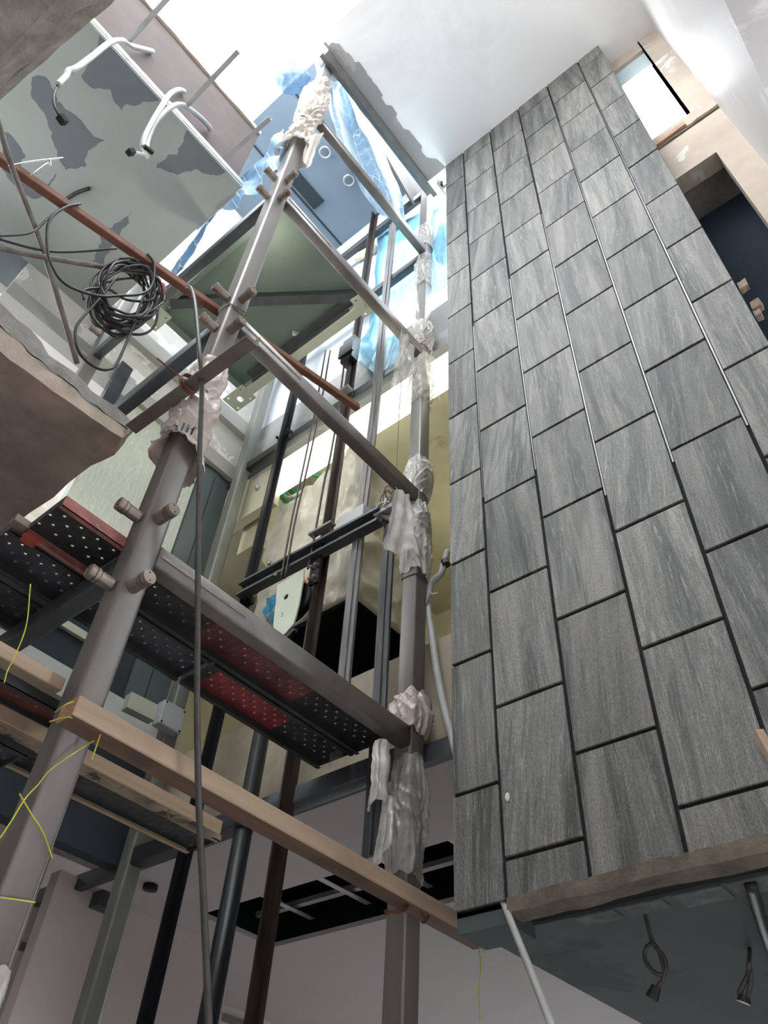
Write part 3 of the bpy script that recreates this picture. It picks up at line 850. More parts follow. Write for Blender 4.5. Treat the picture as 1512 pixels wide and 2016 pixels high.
# ================================================================== perforated planks
def deck(bm, x0, x1, y0, y1, z, t, px, r, flip=0):
    nx = max(1, round((x1-x0)/px)); ny = max(1, round((y1-y0)/px))
    dx, dy = (x1-x0)/nx, (y1-y0)/ny
    cache = {}
    def vert(x, y, zz):
        k = (round(x, 5), round(y, 5), round(zz, 5))
        if k not in cache: cache[k] = bm.verts.new((x, y, zz))
        return cache[k]
    for i in range(nx):
        for j in range(ny):
            xa, ya = x0+i*dx, y0+j*dy; xb, yb_ = xa+dx, ya+dy
            out = [(xa, ya), ((xa+xb)/2, ya), (xb, ya), (xb, (ya+yb_)/2), (xb, yb_), ((xa+xb)/2, yb_), (xa, yb_), (xa, (ya+yb_)/2)]
            hole = (i+j+flip) % 2 == 0 and 0 < j < ny-1
            B = [vert(a, b, z) for a, b in out]; T = [vert(a, b, z+t) for a, b in out]
            if not hole:
                bm.faces.new(B[::-1]); bm.faces.new(T)
            else:
                cx, cy = (xa+xb)/2, (ya+yb_)/2
                hb, ht = [], []
                for k in range(8):
                    q = -3*math.pi/4 + k*math.pi/4
                    hb.append(bm.verts.new((cx+r*math.cos(q), cy+r*math.sin(q), z-0.003))); ht.append(bm.verts.new((cx+r*math.cos(q), cy+r*math.sin(q), z+t)))
                for k in range(8):
                    l = (k+1) % 8
                    bm.faces.new((B[l], B[k], hb[k], hb[l])); bm.faces.new((T[k], T[l], ht[l], ht[k])); bm.faces.new((hb[l], hb[k], ht[k], ht[l]))
def plank(label, x0, x1, y0, y1, z, mat, lipmat=None, h=0.045, px=0.034, r=0.0075, group=None, flip=0, patch=None):
    t = thing('scaffold_plank', label, 'scaffold plank', (x0, y0, z), group)
    segs = [(x0, x1, mat)] if not patch else [(x0, patch[0], mat), (patch[0], patch[1], patch[2]), (patch[1], x1, mat)]
    bm = NB()
    mats = []
    for s0, s1, mm in segs:
        if s1-s0 < 0.02: continue
        n0 = len(bm.faces); deck(bm, s0, s1, y0+0.002, y1-0.002, z, 0.003, px, r, flip)
        if mm not in mats: mats.append(mm)
        bm.faces.ensure_lookup_table()
        for f in bm.faces[n0:]: f.material_index = mats.index(mm)
    obj('deck_sheet', bm, mats, t)
    for ya, s in ((y0, 1), (y1, -1)):
        bm = NB(); box(bm, (x0, min(ya, ya+s*0.003), z-h), (x1, max(ya, ya+s*0.003), z+0.003)); box(bm, (x0, min(ya, ya+s*0.022), z-h), (x1, max(ya, ya+s*0.022), z-h+0.003))
        obj('side_lip', bm, lipmat or mat, t)
    bm = NB(); box(bm, (x0, y0+.003, z-h*0.7), (x0+0.003, y1-.003, z)); box(bm, (x1-0.003, y0+.003, z-h*0.7), (x1, y1-.003, z))
    obj('end_stop', bm, mat, t)
    return t
ZP = 3.555
plank('perforated steel plank with a maroon patch, next to the front beam', 0.945, 2.46, 2.09, 2.335, ZP, DECK, None, patch=(1.42, 2.0, DECKMAROON))
plank('dark perforated plank with worn red lip sticking out under the broken slab', 0.64, 0.925, 2.085, 2.335, ZP, DECK, REDEDGE, flip=1)
plank('slate grey perforated plank in the second row, left of the hanging cable', 0.60, 1.56, 2.35, 2.585, ZP+0.004, DECKBLUE, DECK)
plank('bright red perforated plank in the second row of the platform', 1.58, 2.46, 2.35, 2.585, ZP+0.004, DECK, DECK, patch=(1.66, 2.12, DECKRED))
plank('short dark plank in the back row of the platform', 0.55, 1.02, 2.62, 2.86, ZP, DECK, DECK, flip=1)
# clamp at the plank end
t = thing('plank_clamp', 'small grey steel clamp with red paint at the plank end under the slab', 'clamp', (0.62, 2.34, 3.54))
bm = NB(); bar(bm, (0.585, 2.33, 3.545), (0.645, 2.33, 3.545), 0.05, 0.03); obj('clamp_body', bm, STUB, t)
bm = NB(); bar(bm, (0.645, 2.335, 3.52), (0.70, 2.335, 3.52), 0.05, 0.022); obj('painted_end', bm, worn('red_paint', (0.34, 0.055, 0.04), 0.3, 14, 0.7), t)

# lower platform: timbers and planks
TIMBERUNDER = wood('stain_and_shade', (0.17, 0.115, 0.085), (0.06, 0.045, 0.038))  # underside shade painted in along with the dark stain
MOULDY = worn('mouldy_wood', (0.24, 0.19, 0.14), 0.5, 10, 0.95, bump=0.5, dist=0.006, spots=((0.05, 0.045, 0.035), 1.3, 0.52))
def timber(label, a, b, w, h, mat=TIMBER, under=None):
    bm = NB(); bar(bm, a, b, w, h); bevel(bm, 0.003, 1)
    d = (V(b)-V(a)).normalized()
    bmesh.ops.recalc_face_normals(bm, faces=bm.faces[:])
    bm.faces.ensure_lookup_table(); bm.normal_update()
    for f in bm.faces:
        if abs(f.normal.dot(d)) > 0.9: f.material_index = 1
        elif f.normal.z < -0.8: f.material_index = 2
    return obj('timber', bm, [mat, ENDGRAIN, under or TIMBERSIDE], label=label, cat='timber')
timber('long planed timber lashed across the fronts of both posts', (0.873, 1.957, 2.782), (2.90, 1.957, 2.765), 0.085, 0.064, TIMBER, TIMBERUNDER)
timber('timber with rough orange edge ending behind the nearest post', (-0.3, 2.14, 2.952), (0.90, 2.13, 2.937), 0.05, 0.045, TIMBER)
timber('mouldy timber running behind the nearest post to the rusty rail', (-0.3, 2.315, 2.872), (1.72, 2.30, 2.850), 0.075, 0.050, TIMBER, MOULDY)
plank('dark maroon perforated plank between the two lower timbers', -0.3, 0.98, 2.155, 2.285, 2.91, DECKMAROON, DECK, 0.03, 0.034, 0.007, flip=1)
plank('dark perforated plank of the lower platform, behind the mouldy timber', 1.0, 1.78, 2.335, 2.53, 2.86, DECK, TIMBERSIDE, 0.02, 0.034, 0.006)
plank('grey perforated plank of the lower platform, far behind the nearest post', -0.3, 0.98, 2.345, 2.53, 2.84, DECKBLUE, DECK, 0.03)

def twine(label, paths, r=0.003, mat=STRING):
    bm = NB()
    for p in paths: tube(bm, p, r, 6, 6)
    return obj('twine', bm, mat, smooth=True, label=label, cat='twine')
def q(px, py, y): return PY(px, py, y)
twine('yellow-green twine lashing the planed timber to the nearest post', [
    [q(108, 1402, 1.99), q(128, 1388, 1.94), q(150, 1380, 1.935)], [q(158, 1382, 1.935), q(175, 1410, 1.935), q(192, 1440, 1.935), q(193, 1444, 1.95)],
    [q(97, 1421, 1.99), q(130, 1412, 1.935), q(160, 1416, 1.935), q(205, 1418, 1.935)], [q(193, 1444, 1.94), q(205, 1418, 1.935), q(212, 1410, 1.935), q(214, 1417, 1.935), q(200, 1440, 1.935), q(186, 1480, 1.94), q(180, 1496, 1.945)],
    [q(208, 1415, 1.935), q(212, 1432, 1.935), q(212, 1450, 1.935)], [q(206, 1418, 1.935), q(206, 1440, 1.935)],
    [q(185, 1458, 1.96), q(150, 1480, 1.97), q(100, 1515, 1.985), q(75, 1545, 1.99), q(50, 1572, 1.93), q(20, 1620, 1.93), q(0, 1650, 1.93)],
    [q(38, 1562, 1.985), q(60, 1600, 1.985), q(85, 1640, 1.985), q(103, 1690, 1.985)], [q(0, 1767, 1.985), q(30, 1771, 1.985), q(69, 1777, 1.985)]], 0.0021)
twine('yellow-green twine dangling from the free end of the planed timber', [
    [q(949, 1845, 1.94), q(944, 1870, 1.94), q(946, 1900, 1.94), q(943, 1950, 1.94), q(945, 2010, 1.94)], [q(948, 1850, 1.93), q(952, 1876, 1.93)], [q(941, 1852, 1.93), q(946, 1865, 1.93)]], 0.003)
twine('thin yellow string hanging below the left plank platform', [[q(60, 1150, 2.0), q(52, 1230, 2.0), q(30, 1290, 2.0), q(15, 1320, 2.0), q(8, 1345, 2.0)]], 0.0018)
twine('rusty wire lashing the planed timber to the post beside the tiles', [
    [q(757, 1793, 1.99), q(780, 1797, 1.94), q(800, 1790, 1.938), q(806, 1770, 1.938), q(803, 1757, 1.94)], [q(757, 1800, 1.99), q(780, 1792, 1.938), q(799, 1782, 1.936), q(797, 1762, 1.937)],
    [q(815, 1770, 1.937), q(826, 1790, 1.937), q(838, 1812, 1.94)], [q(843, 1780, 1.937), q(846, 1798, 1.937), q(838, 1815, 1.94), q(830, 1816, 1.96)]], 0.0045, COPPER)

# ================================================================== wraps, cloths
def wrapthing(name, label, cat, *a, mat=FILM, **k):
    return obj(name, wrap_bm(*a, **k), mat, smooth=True, label=label, cat=cat)
w = wrapthing('plastic_bag', 'beige printed plastic bag wrapped round the nearest post under the strut', 'plastic bag', PX1, PY1, 4.03, 4.46, 0.052, 0.032, 3, flare0=0.05, bulge=0.028, mat=BAG, tilt=0.06)
wrapthing('plastic_wrap', 'crumpled beige plastic tied round the nearest post above the printed bag', 'plastic wrap', PX1, PY1, 4.44, 4.72, 0.052, 0.024, 5, bulge=0.018, mat=BAG, tilt=0.04)
# printed lettering at the hem of the bag
from mathutils.bvhtree import BVHTree
tb = NB(); tb.from_mesh(w.data); tree = BVHTree.FromBMesh(tb); tb.free()
cu = bpy.data.curves.new('hem_print', 'FONT'); cu.body = 'calif'; cu.size = 0.082; cu.extrude = 0
to = bpy.data.objects.new('hem_print', cu); COL.objects.link(to)
bpy.context.view_layer.update()
me = bpy.data.meshes.new_from_object(to.evaluated_get(bpy.context.evaluated_depsgraph_get()))
bpy.data.objects.remove(to)
bm = NB(); bm.from_mesh(me)
bmesh.ops.triangulate(bm, faces=bm.faces[:]); bmesh.ops.subdivide_edges(bm, edges=bm.edges[:], cuts=2); bmesh.ops.triangulate(bm, faces=bm.faces[:]); bmesh.ops.subdivide_edges(bm, edges=[e for e in bm.edges if e.calc_length() > 0.004], cuts=1)
for v in bm.verts:
    u, h = v.co.x, v.co.y
    a = math.radians(196) + u/0.115
    zz = 4.052 + h*0.95 + 0.08*u
    rm = 0.11
    for da in (-0.22, -0.11, 0, 0.11, 0.22):
        for dz in (4.05-zz, 4.07-zz, 4.09-zz, 4.11-zz, 4.13-zz):
            di = V((math.cos(a+da), math.sin(a+da), 0))
            hit = tree.ray_cast(V((PX1, PY1, zz+dz)) + di*0.5, -di)[0]
            if hit: rm = max(rm, (hit - V((PX1, PY1, zz+dz))).length)
    v.co = V((PX1, PY1, zz)) + V((math.cos(a), math.sin(a), 0))*(rm + 0.001)
bpy.data.meshes.remove(me)
obj('hem_print', bm, INK, w)
wrapthing('cloth_wrap', 'cream cloth knotted round the nearest post above its top bolt stubs', 'cloth', PX1, PY1, 7.55, 8.15, 0.052, 0.045, 11, bulge=0.03, flare0=0.05, mat=CLOTH, tilt=0.12)
wrapthing('cloth_wrap', 'white rags wound round the head of the nearest post', 'cloth', PX1, PY1, 8.12, 9.3, 0.052, 0.05, 12, bulge=0.035, mat=CLOTH)
bm = sheet(([q(612, 268, 1.93), q(625, 262, 1.91), q(637, 262, 1.93)], [q(595, 300, 1.93), q(600, 330, 1.94), q(607, 330, 1.93)]), 8, 10, 0.02, 6, 31, 0.01, 2)
obj('cloth_tail', bm, CLOTH, smooth=True, label='cream cloth tail hanging off the knot on the nearest post', cat='cloth')
P2W = [(8.60, 9.08, .018, FILM, 'grey film wound on the post by the tiles above the topmost front beam'), (7.85, 8.46, .024, FILMCLEAR, 'glossy film wound on the post by the tiles in front of the blue foil'),
       (6.84, 7.24, .030, FILM, 'film bunched on the post by the tiles at the foot of the car level beam'), (6.12, 6.74, .026, FILMCLEAR, 'torn clear film below the car level beam on the post by the tiles'),
       (5.16, 5.52, .028, FILM, 'white film bunched on the post by the tiles over the strut level beam'), (4.52, 5.10, .030, FILM, 'white film wound on the post by the tiles above the double wire ring'),
       (3.53, 3.76, .034, BAG, 'beige film knotted on the post by the tiles above the platform beam'), (2.88, 3.42, .024, FILMCLEAR, 'clear film wound on the post by the tiles below the platform')]
for i, (z0, z1, a, m, lab) in enumerate(P2W):
    wrapthing('plastic_wrap', lab, 'plastic wrap', PX2, PY1, z0, z1, 0.052, a, 40+i, bulge=a*0.7, mat=m, tilt=0.03, flare1=-0.01)
wrapthing('plastic_wrap', 'grey crinkled film round the foot of the nearest post', 'plastic wrap', PX1, PY1, 1.62, 2.16, 0.052, 0.025, 61, bulge=0.012, mat=FILM)
def hang(label, top, bot, y, seed, mat=FILM, amp=0.02, fold=0.014, nf=3, nu=14, nv=26):
    bm = sheet(([q(a, b, y) for a, b in top], [q(a, b, y-0.02) for a, b in bot]), nu, nv, amp, 5, seed, fold, nf)
    return obj('film_strip', bm, mat, smooth=True, label=label, cat='plastic film')
hang('long clear film strip hanging beside the post near the glowing bulkhead strip', [(800, 560), (818, 555), (826, 600)], [(764, 812), (780, 790), (800, 815)], 2.02, 71, FILMCLEAR, 0.02, 0.012, 2)
hang('torn film flap hanging off the post at car level', [(822, 700), (838, 690), (855, 705)], [(822, 760), (848, 760), (868, 790)], 1.96, 72, FILMCLEAR, 0.02, 0.01, 2)
hang('white film tail hanging by the coil of thin wire', [(775, 960), (795, 970), (808, 975)], [(755, 1062), (775, 1090), (805, 1078)], 1.99, 73, FILM, 0.03, 0.02, 2)
hang('frayed film tail hanging below the platform beam', [(742, 1455), (756, 1452), (772, 1462)], [(722, 1600), (735, 1570), (765, 1590)], 1.99, 74, FILM, 0.03, 0.02, 2)
hang('long ragged film tail reaching down to the planed timber', [(752, 1570), (765, 1560), (778, 1570)], [(738, 1710), (748, 1690), (770, 1640)], 1.985, 75, FILMCLEAR, 0.02, 0.02, 2)

# blue sheets
L_ = [(640, 170), (652, 235), (672, 300), (705, 360), (722, 385), (742, 420)]
R_ = [(680, 150), (700, 200), (730, 250), (755, 305), (785, 370), (800, 440)]
L_ = spline([V((a, b, 0)) for a, b in L_], 6); R_ = spline([V((a, b, 0)) for a, b in R_], 6)
bm = NB(); g = []
for l, r in zip(L_, R_):
    row = []
    for i in range(15):
        p = l.lerp(r, i/14); w3 = q(p.x, p.y, 2.12 + 0.05*math.sin(i*0.7 + p.y*0.013))
        row.append(bm.verts.new(w3 + V((0, 0.03*nz(w3, 4, 82), 0.015*nz(w3, 5, 83)))))
    g.append(row)
for A, B in zip(g, g[1:]):
    for i in range(14): bm.faces.new((A[i], A[i+1], B[i+1], B[i]))
obj('netted_film', bm, TARPPALE, smooth=True, label='pale blue film with white reinforcing grid hanging behind the topmost front beam', cat='plastic sheet')
def bluesheet(label, top, bot, fn, seed, mat, amp, fold, nf, name='blue_tarp'):
    bm = sheet(([fn(*p) for p in top], [fn(*p) for p in bot]), 26, 34, amp, 3.0, seed, fold, nf)
    return obj(name, bm, mat, smooth=True, label=label, cat='tarpaulin')
bluesheet('blue tarpaulin draped along the shaft edge of the skimmed ceiling', [(556, 252), (520, 310), (470, 360), (425, 400)], [(566, 285), (545, 330), (480, 385), (432, 420)], lambda a, b: PX(a, b, 0.875), 84, TARP, 0.05, 0.03, 3)
bluesheet('narrow blue tarpaulin strip hanging below the skimmed ceiling corner', [(432, 405), (420, 425), (400, 450)], [(345, 520), (352, 530), (330, 545)], lambda a, b: PX(a, b, 0.875), 85, TARP, 0.02, 0.02, 3)
# bag ball of blue sheet and bundle at the post head
bm = NB(); bmesh.ops.create_icosphere(bm, subdivisions=4, radius=0.14)
c = q(577, 150, 2.25)
for v in bm.verts:
    n = v.co.normalized(); k = 1 + 0.35*nz(n*1.0, 1.4, 3) + 0.25*abs(nz(n, 3.2, 5)); v.co = c + V((n.x*0.13*k, n.y*0.13*k, n.z*0.24*k))
obj('tarp_bundle', bm, TARPPLAIN, smooth=True, label='balled up blue sheet beside the head of the nearest post', cat='tarpaulin')
bm = NB(); bmesh.ops.create_icosphere(bm, subdivisions=4, radius=0.14)
c = q(655, 130, 2.05)
for v in bm.verts:
    n = v.co.normalized(); k = 1 + 0.45*nz(n*1.0, 1.6, 13) + 0.35*abs(nz(n, 3.8, 15)); v.co = c + V((n.x*0.16*k, n.y*0.13*k, n.z*0.36*k))
obj('tarp_bundle', bm, film('white_blue_fibre', (0.78, 0.86, 0.92), 1.0, 0.6, 0.4), smooth=True, label='white and blue frayed fibre bundle at the ceiling end of the grey channels', cat='tarpaulin')
bluesheet('crinkled bright blue foil fixed behind the wrapped post', [(745, 455), (800, 430), (880, 400)], [(735, 645), (800, 600), (885, 560)], lambda a, b: PX(a, b, 2.60), 86, FOIL, 0.03, 0.012, 9, 'blue_foil')
bluesheet('dark blue foil bulge at the edge of the tiles', [(855, 470), (868, 445), (880, 425)], [(850, 500), (866, 520), (884, 500)], lambda a, b: PX(a, b, 2.56), 87, TARPPLAIN, 0.04, 0.03, 1.5, 'blue_foil')
bluesheet('loose blue foil tail below the car corner bracket', [(735, 600), (755, 610), (790, 640)], [(700, 700), (740, 735), (775, 720)], lambda a, b: PX(a, b, 2.595), 88, FOIL, 0.05, 0.03, 2, 'blue_foil')
# ================================================================== lift car underside, rails, ropes
CZ, CX0, CX1, CY0, CY1 = 7.60, 1.13, 2.24, 2.36, 3.92
t = thing('lift_car_floor', 'green-grey galvanised underside of the lift car with steel edge frame', 'lift car', (CX0, CY0, CZ))
obj('floor_plate', BX((CX0, CY0, CZ+0.03), (CX1, CY1, CZ+0.05)), GALV, t)
def channel(name, a, b, w, h, mat, par):
    bm = NB(); profile(bm, a, b, [(-w/2, -h/2), (w/2, -h/2), (w/2, -h/2+.006), (-w/2+.006, -h/2+.006), (-w/2+.006, h/2), (-w/2, h/2)])
    return obj(name, bm, mat, par)
bm = NB(); bar(bm, (CX1-0.045, CY0, CZ-0.03), (CX1-0.045, CY1, CZ-0.03), 0.09, 0.12); bevel(bm, 0.006, 2)
obj('side_rail', bm, GALVPALE, t)
bm = NB(); bar(bm, (CX1-0.13, CY0+0.16, CZ+0.0), (CX1-0.13, CY1-0.18, CZ+0.0), 0.07, 0.03); bar(bm, (CX1-0.10, CY0+0.2, CZ-0.075), (CX1-0.10, CY1-0.2, CZ-0.075), 0.012, 0.03)
obj('side_channel', bm, BEAMDARK, t)
bm = NB(); bar(bm, (CX0+0.03, CY0, CZ+0.0), (CX0+0.03, CY1, CZ+0.0), 0.06, 0.06); obj('edge_angle', bm, GALV, t)
bm = NB(); bar(bm, (CX0, CY1-0.03, CZ+0.0), (CX1, CY1-0.03, CZ+0.0), 0.06, 0.06); obj('edge_angle', bm, GALV, t)
bm = NB(); bar(bm, (CX0-0.035, CY0+0.3, CZ+0.02), (CX0-0.035, CY1-0.2, CZ+0.02), 0.02, 0.05); obj('light_edge', bm, ZINC, t)
bm = NB(); bar(bm, (CX0+0.05, CY1-0.18, CZ-0.012), (CX1-0.10, CY0+0.05, CZ-0.012), 0.085, 0.06); obj('diagonal_brace', bm, BEAMDARK, t)
bm = NB(); bar(bm, (CX0+0.05, CY1-0.12, CZ+0.012), (CX1-0.10, CY0+0.12, CZ+0.012), 0.05, 0.02); obj('brace_flange', bm, GALVPALE, t)
def bracket(cx, cy, sx, sy, rot, big):
    u = V((math.cos(rot), math.sin(rot), 0)); s = V((-u.y, u.x, 0)); c = V((cx, cy, CZ-0.10))
    pts = [c - u*sx - s*sy, c + u*sx - s*sy, c + u*sx + s*sy, c - u*sx + s*sy]
    holes = [circle_pts(c + u*0.01, u, s, big, 18)] + [circle_pts(c + u*sx*a + s*sy*b, u, s, 0.010, 10) for a, b in ((-.7, -.6), (.72, -.62), (.72, .66), (-.7, .62))]
    bm = NB(); slab_poly(bm, pts, (0, 0, 0.012), holes)
    return obj('corner_bracket', bm, GALVPALE, t)
bracket(CX1-0.06, CY0+0.03, 0.10, 0.10, math.radians(5), 0.030)
bracket(CX1-0.05, CY1+0.02, 0.09, 0.13, math.radians(0), 0.032)
bracket(CX0+0.02, CY1-0.02, 0.11, 0.11, math.radians(0), 0.026)
c = PZ(588, 659, CZ+0.028)
u = V((0.80, -0.60, 0)); u = (PZ(602, 662, CZ+0.028)-PZ(574, 655, CZ+0.028)).normalized(); s = V((u.y, -u.x, 0))
bm = NB(); slab_poly(bm, [c-u*.055-s*.022, c+u*.055-s*.022, c+u*.055+s*.022, c-u*.055+s*.022], (0, 0, 0.001))
st = obj('sticker', bm, PAPER, t)
bm = NB()
for i in range(3): slab_poly(bm, [c-u*.045+s*(.002+.007*i)+V((0,0,-.001)), c+u*(.0+.012*i)+s*(.002+.007*i)+V((0,0,-.001)), c+u*(.0+.012*i)+s*(.005+.007*i)+V((0,0,-.001)), c-u*.045+s*(.005+.007*i)+V((0,0,-.001))], (0, 0, 0.0005))
slab_poly(bm, [c+u*.042-s*.016+V((0,0,-.001)), c+u*.049-s*.016+V((0,0,-.001)), c+u*.049+s*.0+V((0,0,-.001)), c+u*.042+s*.0+V((0,0,-.001))], (0, 0, 0.0005))
obj('sticker_print', bm, INK, st)

TRAIL = [(-.045, -.005), (.045, -.005), (.045, .005), (.006, .005), (.006, .055), (-.006, .055), (-.006, .005), (-.045, .005)]
def rail(label, x, y, z0, z1, mat, clips):
    t = thing('guide_rail', label, 'guide rail', (x, y, z0))
    bm = NB(); profile(bm, (x, y, z0), (x, y, z1), TRAIL, V((-1, 0, 0))); obj('rail_bar', bm, mat, t)
    for z in clips:
        bm = NB(); bar(bm, (x, y-0.075, z), (x, y+0.075, z), 0.03, 0.05); obj('clip', bm, RAIL, t)
        bm = NB()
        for yy in (-.062, .062): cyl(bm, (x-.02, y+yy, z), (x-.045, y+yy, z), 0.013, 6)
        obj('clip_bolt', bm, RAIL, t)
    return t
rail('black oily guide rail nearest the grey-green post', 2.47, 3.50, 0, 10.4, RAIL, [5.02, 4.90, 6.88])
r2 = rail('brown-black guide rail with a bolted joint plate, in front of the covered crate', 2.47, 2.775, 0, 10.4, RAILRUST, [])
bm = NB(); box(bm, (2.405, 2.735, 4.78), (2.425, 2.815, 5.18)); fp = obj('joint_plate', bm, RAIL, r2)
for k in range(4):
    for yy in (2.755, 2.795):
        bm = NB(); cyl(bm, (2.405, yy, 4.82+k*0.10), (2.385, yy, 4.82+k*0.10), 0.012, 6); cyl(bm, (2.385, yy, 4.82+k*.10), (2.378, yy, 4.82+k*.10), 0.007, 8); obj('joint_bolt', bm, STUB, fp)
bm = NB(); bar(bm, (2.40, 2.66, 5.24), (2.40, 2.86, 5.24), 0.05, 0.02); obj('rail_shelf', bm, BEAM, r2)
bm = NB(); box(bm, (2.38, 2.71, 7.28), (2.46, 2.84, 7.62)); box(bm, (2.36, 2.695, 7.34), (2.38, 2.855, 7.52)); obj('guide_shoe', bm, RAIL, r2)
bm = NB(); bar(bm, (2.41, 2.70, 6.83), (2.41, 2.86, 6.83), 0.06, 0.03); obj('lower_clip', bm, BEAM, r2)
t = thing('round_pipe', 'black round pipe standing between the rusty and dark rails below the platform', 'pipe', (2.42, 3.01, 0))
bm = NB(); cyl(bm, (2.42, 3.01, 0), (2.42, 3.01, 3.98), 0.045, 24); obj('pipe_body', bm, worn('black_pipe', (0.018, 0.020, 0.025), 0.3, 6, 0.35, 0.3, 0.05), t, True)
bm = NB(); cyl(bm, (2.42, 3.01, 3.30), (2.42, 3.01, 3.33), 0.048, 24); obj('pipe_joint', bm, RAIL, t, True)

def strip(label, x, y, w, pts_z, mat):
    t = NB()
    n = 20
    A = []
    z0, z1 = pts_z
    for i in range(n+1):
        z = z0+(z1-z0)*i/n
        dy = 0.006*math.sin(z*2.2+w*40); dx = 0.01*math.sin(z*1.1)
        A.append([t.verts.new((x+dx+a, y+dy+b, z)) for a, b in ((-.008, -w/2), (.008, -w/2), (.008, w/2), (-.008, w/2), (-.008, .012), (-.016, .010), (-.016, -.010), (-.008, -.012))])
    for P, Q in zip(A, A[1:]):
        for i in range(8):
            j = (i+1) % 8; t.faces.new((P[i], P[j], Q[j], Q[i]))
    t.faces.new(A[0][::-1]); t.faces.new(A[-1])
    bmesh.ops.recalc_face_normals(t, faces=t.faces)
    return obj('steel_strip', t, mat, label=label, cat='steel strip')
strip('long grey streaked strip hanging from the topmost level to the platform, before the covered crate', 2.45, 2.45, 0.085, (3.52, 9.65), STRAP)
strip('short dark streaked strip hanging from the little bracket beside the wrapped post', 2.46, 2.205, 0.085, (3.0, 5.06), STRAPDARK)
t = thing('small_bracket', 'small grey bracket with cable ties on top of the dark strip', 'bracket', (2.45, 2.2, 5.06))
bm = NB(); bar(bm, (2.42, 2.16, 5.09), (2.42, 2.30, 5.09), 0.05, 0.03); obj('bracket_bar', bm, BOXGREY, t)
bm = NB(); tube(bm, [(2.39, 2.17, 5.11), (2.38, 2.22, 5.13), (2.39, 2.28, 5.14)], 0.006); tube(bm, [(2.38, 2.19, 5.15), (2.38, 2.2, 5.10), (2.39, 2.22, 5.11), (2.38, 2.2, 5.15)], 0.006); obj('cable_tie', bm, WHITEPIPE, t)
bm = NB()
for i in range(16):
    a = V((2.50+rr.uniform(-.05, .05), 2.23+rr.uniform(-.05, .05), 5.22))
    pts = [a+V((0.05*math.cos(k*.9+i)*rr.uniform(.4, 1), 0.055*math.sin(k*.9+i)*rr.uniform(.4, 1), 0.10*math.sin(k*.8+i*2))) for k in range(9)]
    tube(bm, pts, 0.004, 5, 4)
tube(bm, [(2.50, 2.22, 5.25), (2.51, 2.24, 5.6), (2.50, 2.24, 6.4), (2.5, 2.22, 7.4)], 0.003, 5)
obj('wire_coil', bm, worn('brown_cable', (0.15, 0.125, 0.09), 0.3, 25, 0.6), smooth=True, label='tangled coil of thin brown wire above the little bracket', cat='cable')
# ropes
def rope(label, pts, r=0.007, mat=RUBBER, group=None):
    bm = NB(); tube(bm, pts, r, 8, 8)
    return obj('suspension_rope', bm, mat, smooth=True, label=label, cat='rope', group=group)
ropem = worn('greasy_rope', (0.045, 0.035, 0.030), 0.3, 30, 0.5)
rope('leftmost of the two close steel ropes hanging from the car floor', [PX(641, 690, 2.36), PX(622, 800, 2.36), PX(595, 930, 2.36), PX(575, 1020, 2.36), PX(553, 1140, 2.36)], 0.007, ropem)
rope('second of the two close steel ropes, right beside the first', [PX(650, 690, 2.36), PX(631, 800, 2.36), PX(603, 930, 2.36), PX(582, 1020, 2.36), PX(561, 1138, 2.36)], 0.007, ropem)
rope('single steel rope hanging between the pair and the brown-black rail', [PX(682, 680, 2.40), PX(667, 800, 2.40), PX(650, 900, 2.40), PX(638, 950, 2.40), PX(615, 1080, 2.40), PX(606, 1120, 2.40)], 0.008, ropem)
# cross frame between the rails
t = thing('rail_crossbar', 'dark steel crossbar joining both guide rails below the covered crate', 'crossbar', (2.44, 2.2, 5.1))
bm = NB(); bar(bm, (2.40, 2.25, 5.10), (2.40, 3.50, 5.14), 0.06, 0.02); bar(bm, (2.43, 2.25, 5.05), (2.43, 3.50, 5.09), 0.02, 0.12); bar(bm, (2.40, 2.25, 5.00), (2.40, 3.50, 5.04), 0.06, 0.02)
obj('crossbar_channel', bm, BEAMDARK, t)
bm = NB(); cyl(bm, (2.37, 3.2, 5.15), (2.37, 3.2, 5.17), .012, 6); cyl(bm, (2.37, 3.1, 5.0), (2.36, 3.1, 5.0), .012, 6); obj('bolt', bm, STUB, t)
t = thing('junction_box', 'grey junction box fixed on the crossbar beside the grey strip', 'junction box', (2.43, 2.5, 5.13))
bm = BX((2.40, 2.40, 5.125), (2.47, 2.62, 5.265)); bevel(bm, 0.006, 2); obj('box_body', bm, BOXGREY, t)
bm = NB()
for y in (2.42, 2.60):
    cyl(bm, (2.40, y, 5.145), (2.396, y, 5.145), .008, 8)
obj('box_screw', bm, JOINT, t)
bm = NB(); tube(bm, [(2.44, 2.34, 5.2), (2.43, 2.24, 5.06), (2.44, 2.17, 5.0), (2.47, 2.16, 5.2)], 0.022, 8); obj('black_hose', bm, RUBBER, t, True)
# sheave cheek plate
def at24(px, py, x=2.36): return PX(px, py, x)
t = thing('rope_pulley', 'pale rope pulley cheek plate with orange guard below the crossbar', 'pulley', PX(560, 1150, 2.36))
pl = [at24(a, b) for a, b in ((546, 1152), (598, 1122), (597, 1140), (588, 1190), (578, 1228), (562, 1246), (541, 1262), (538, 1230))]
bm = NB(); slab_poly(bm, pl, (0.010, 0, 0), [circle_pts(at24(563, 1175), V((0, 1, 0)), V((0, 0, 1)), 0.020, 16), circle_pts(at24(556, 1208), V((0, 1, 0)), V((0, 0, 1)), 0.006, 8), circle_pts(at24(555, 1213), V((0, 1, 0)), V((0, 0, 1)), 0.006, 8)])
obj('cheek_plate', bm, GALVPALE, t)
cc = at24(570, 1180) + V((0.05, 0, 0))
bm = NB(); cyl(bm, cc - V((0.02, 0, 0)), cc + V((0.02, 0, 0)), 0.14, 40); obj('wheel', bm, RAIL, t)
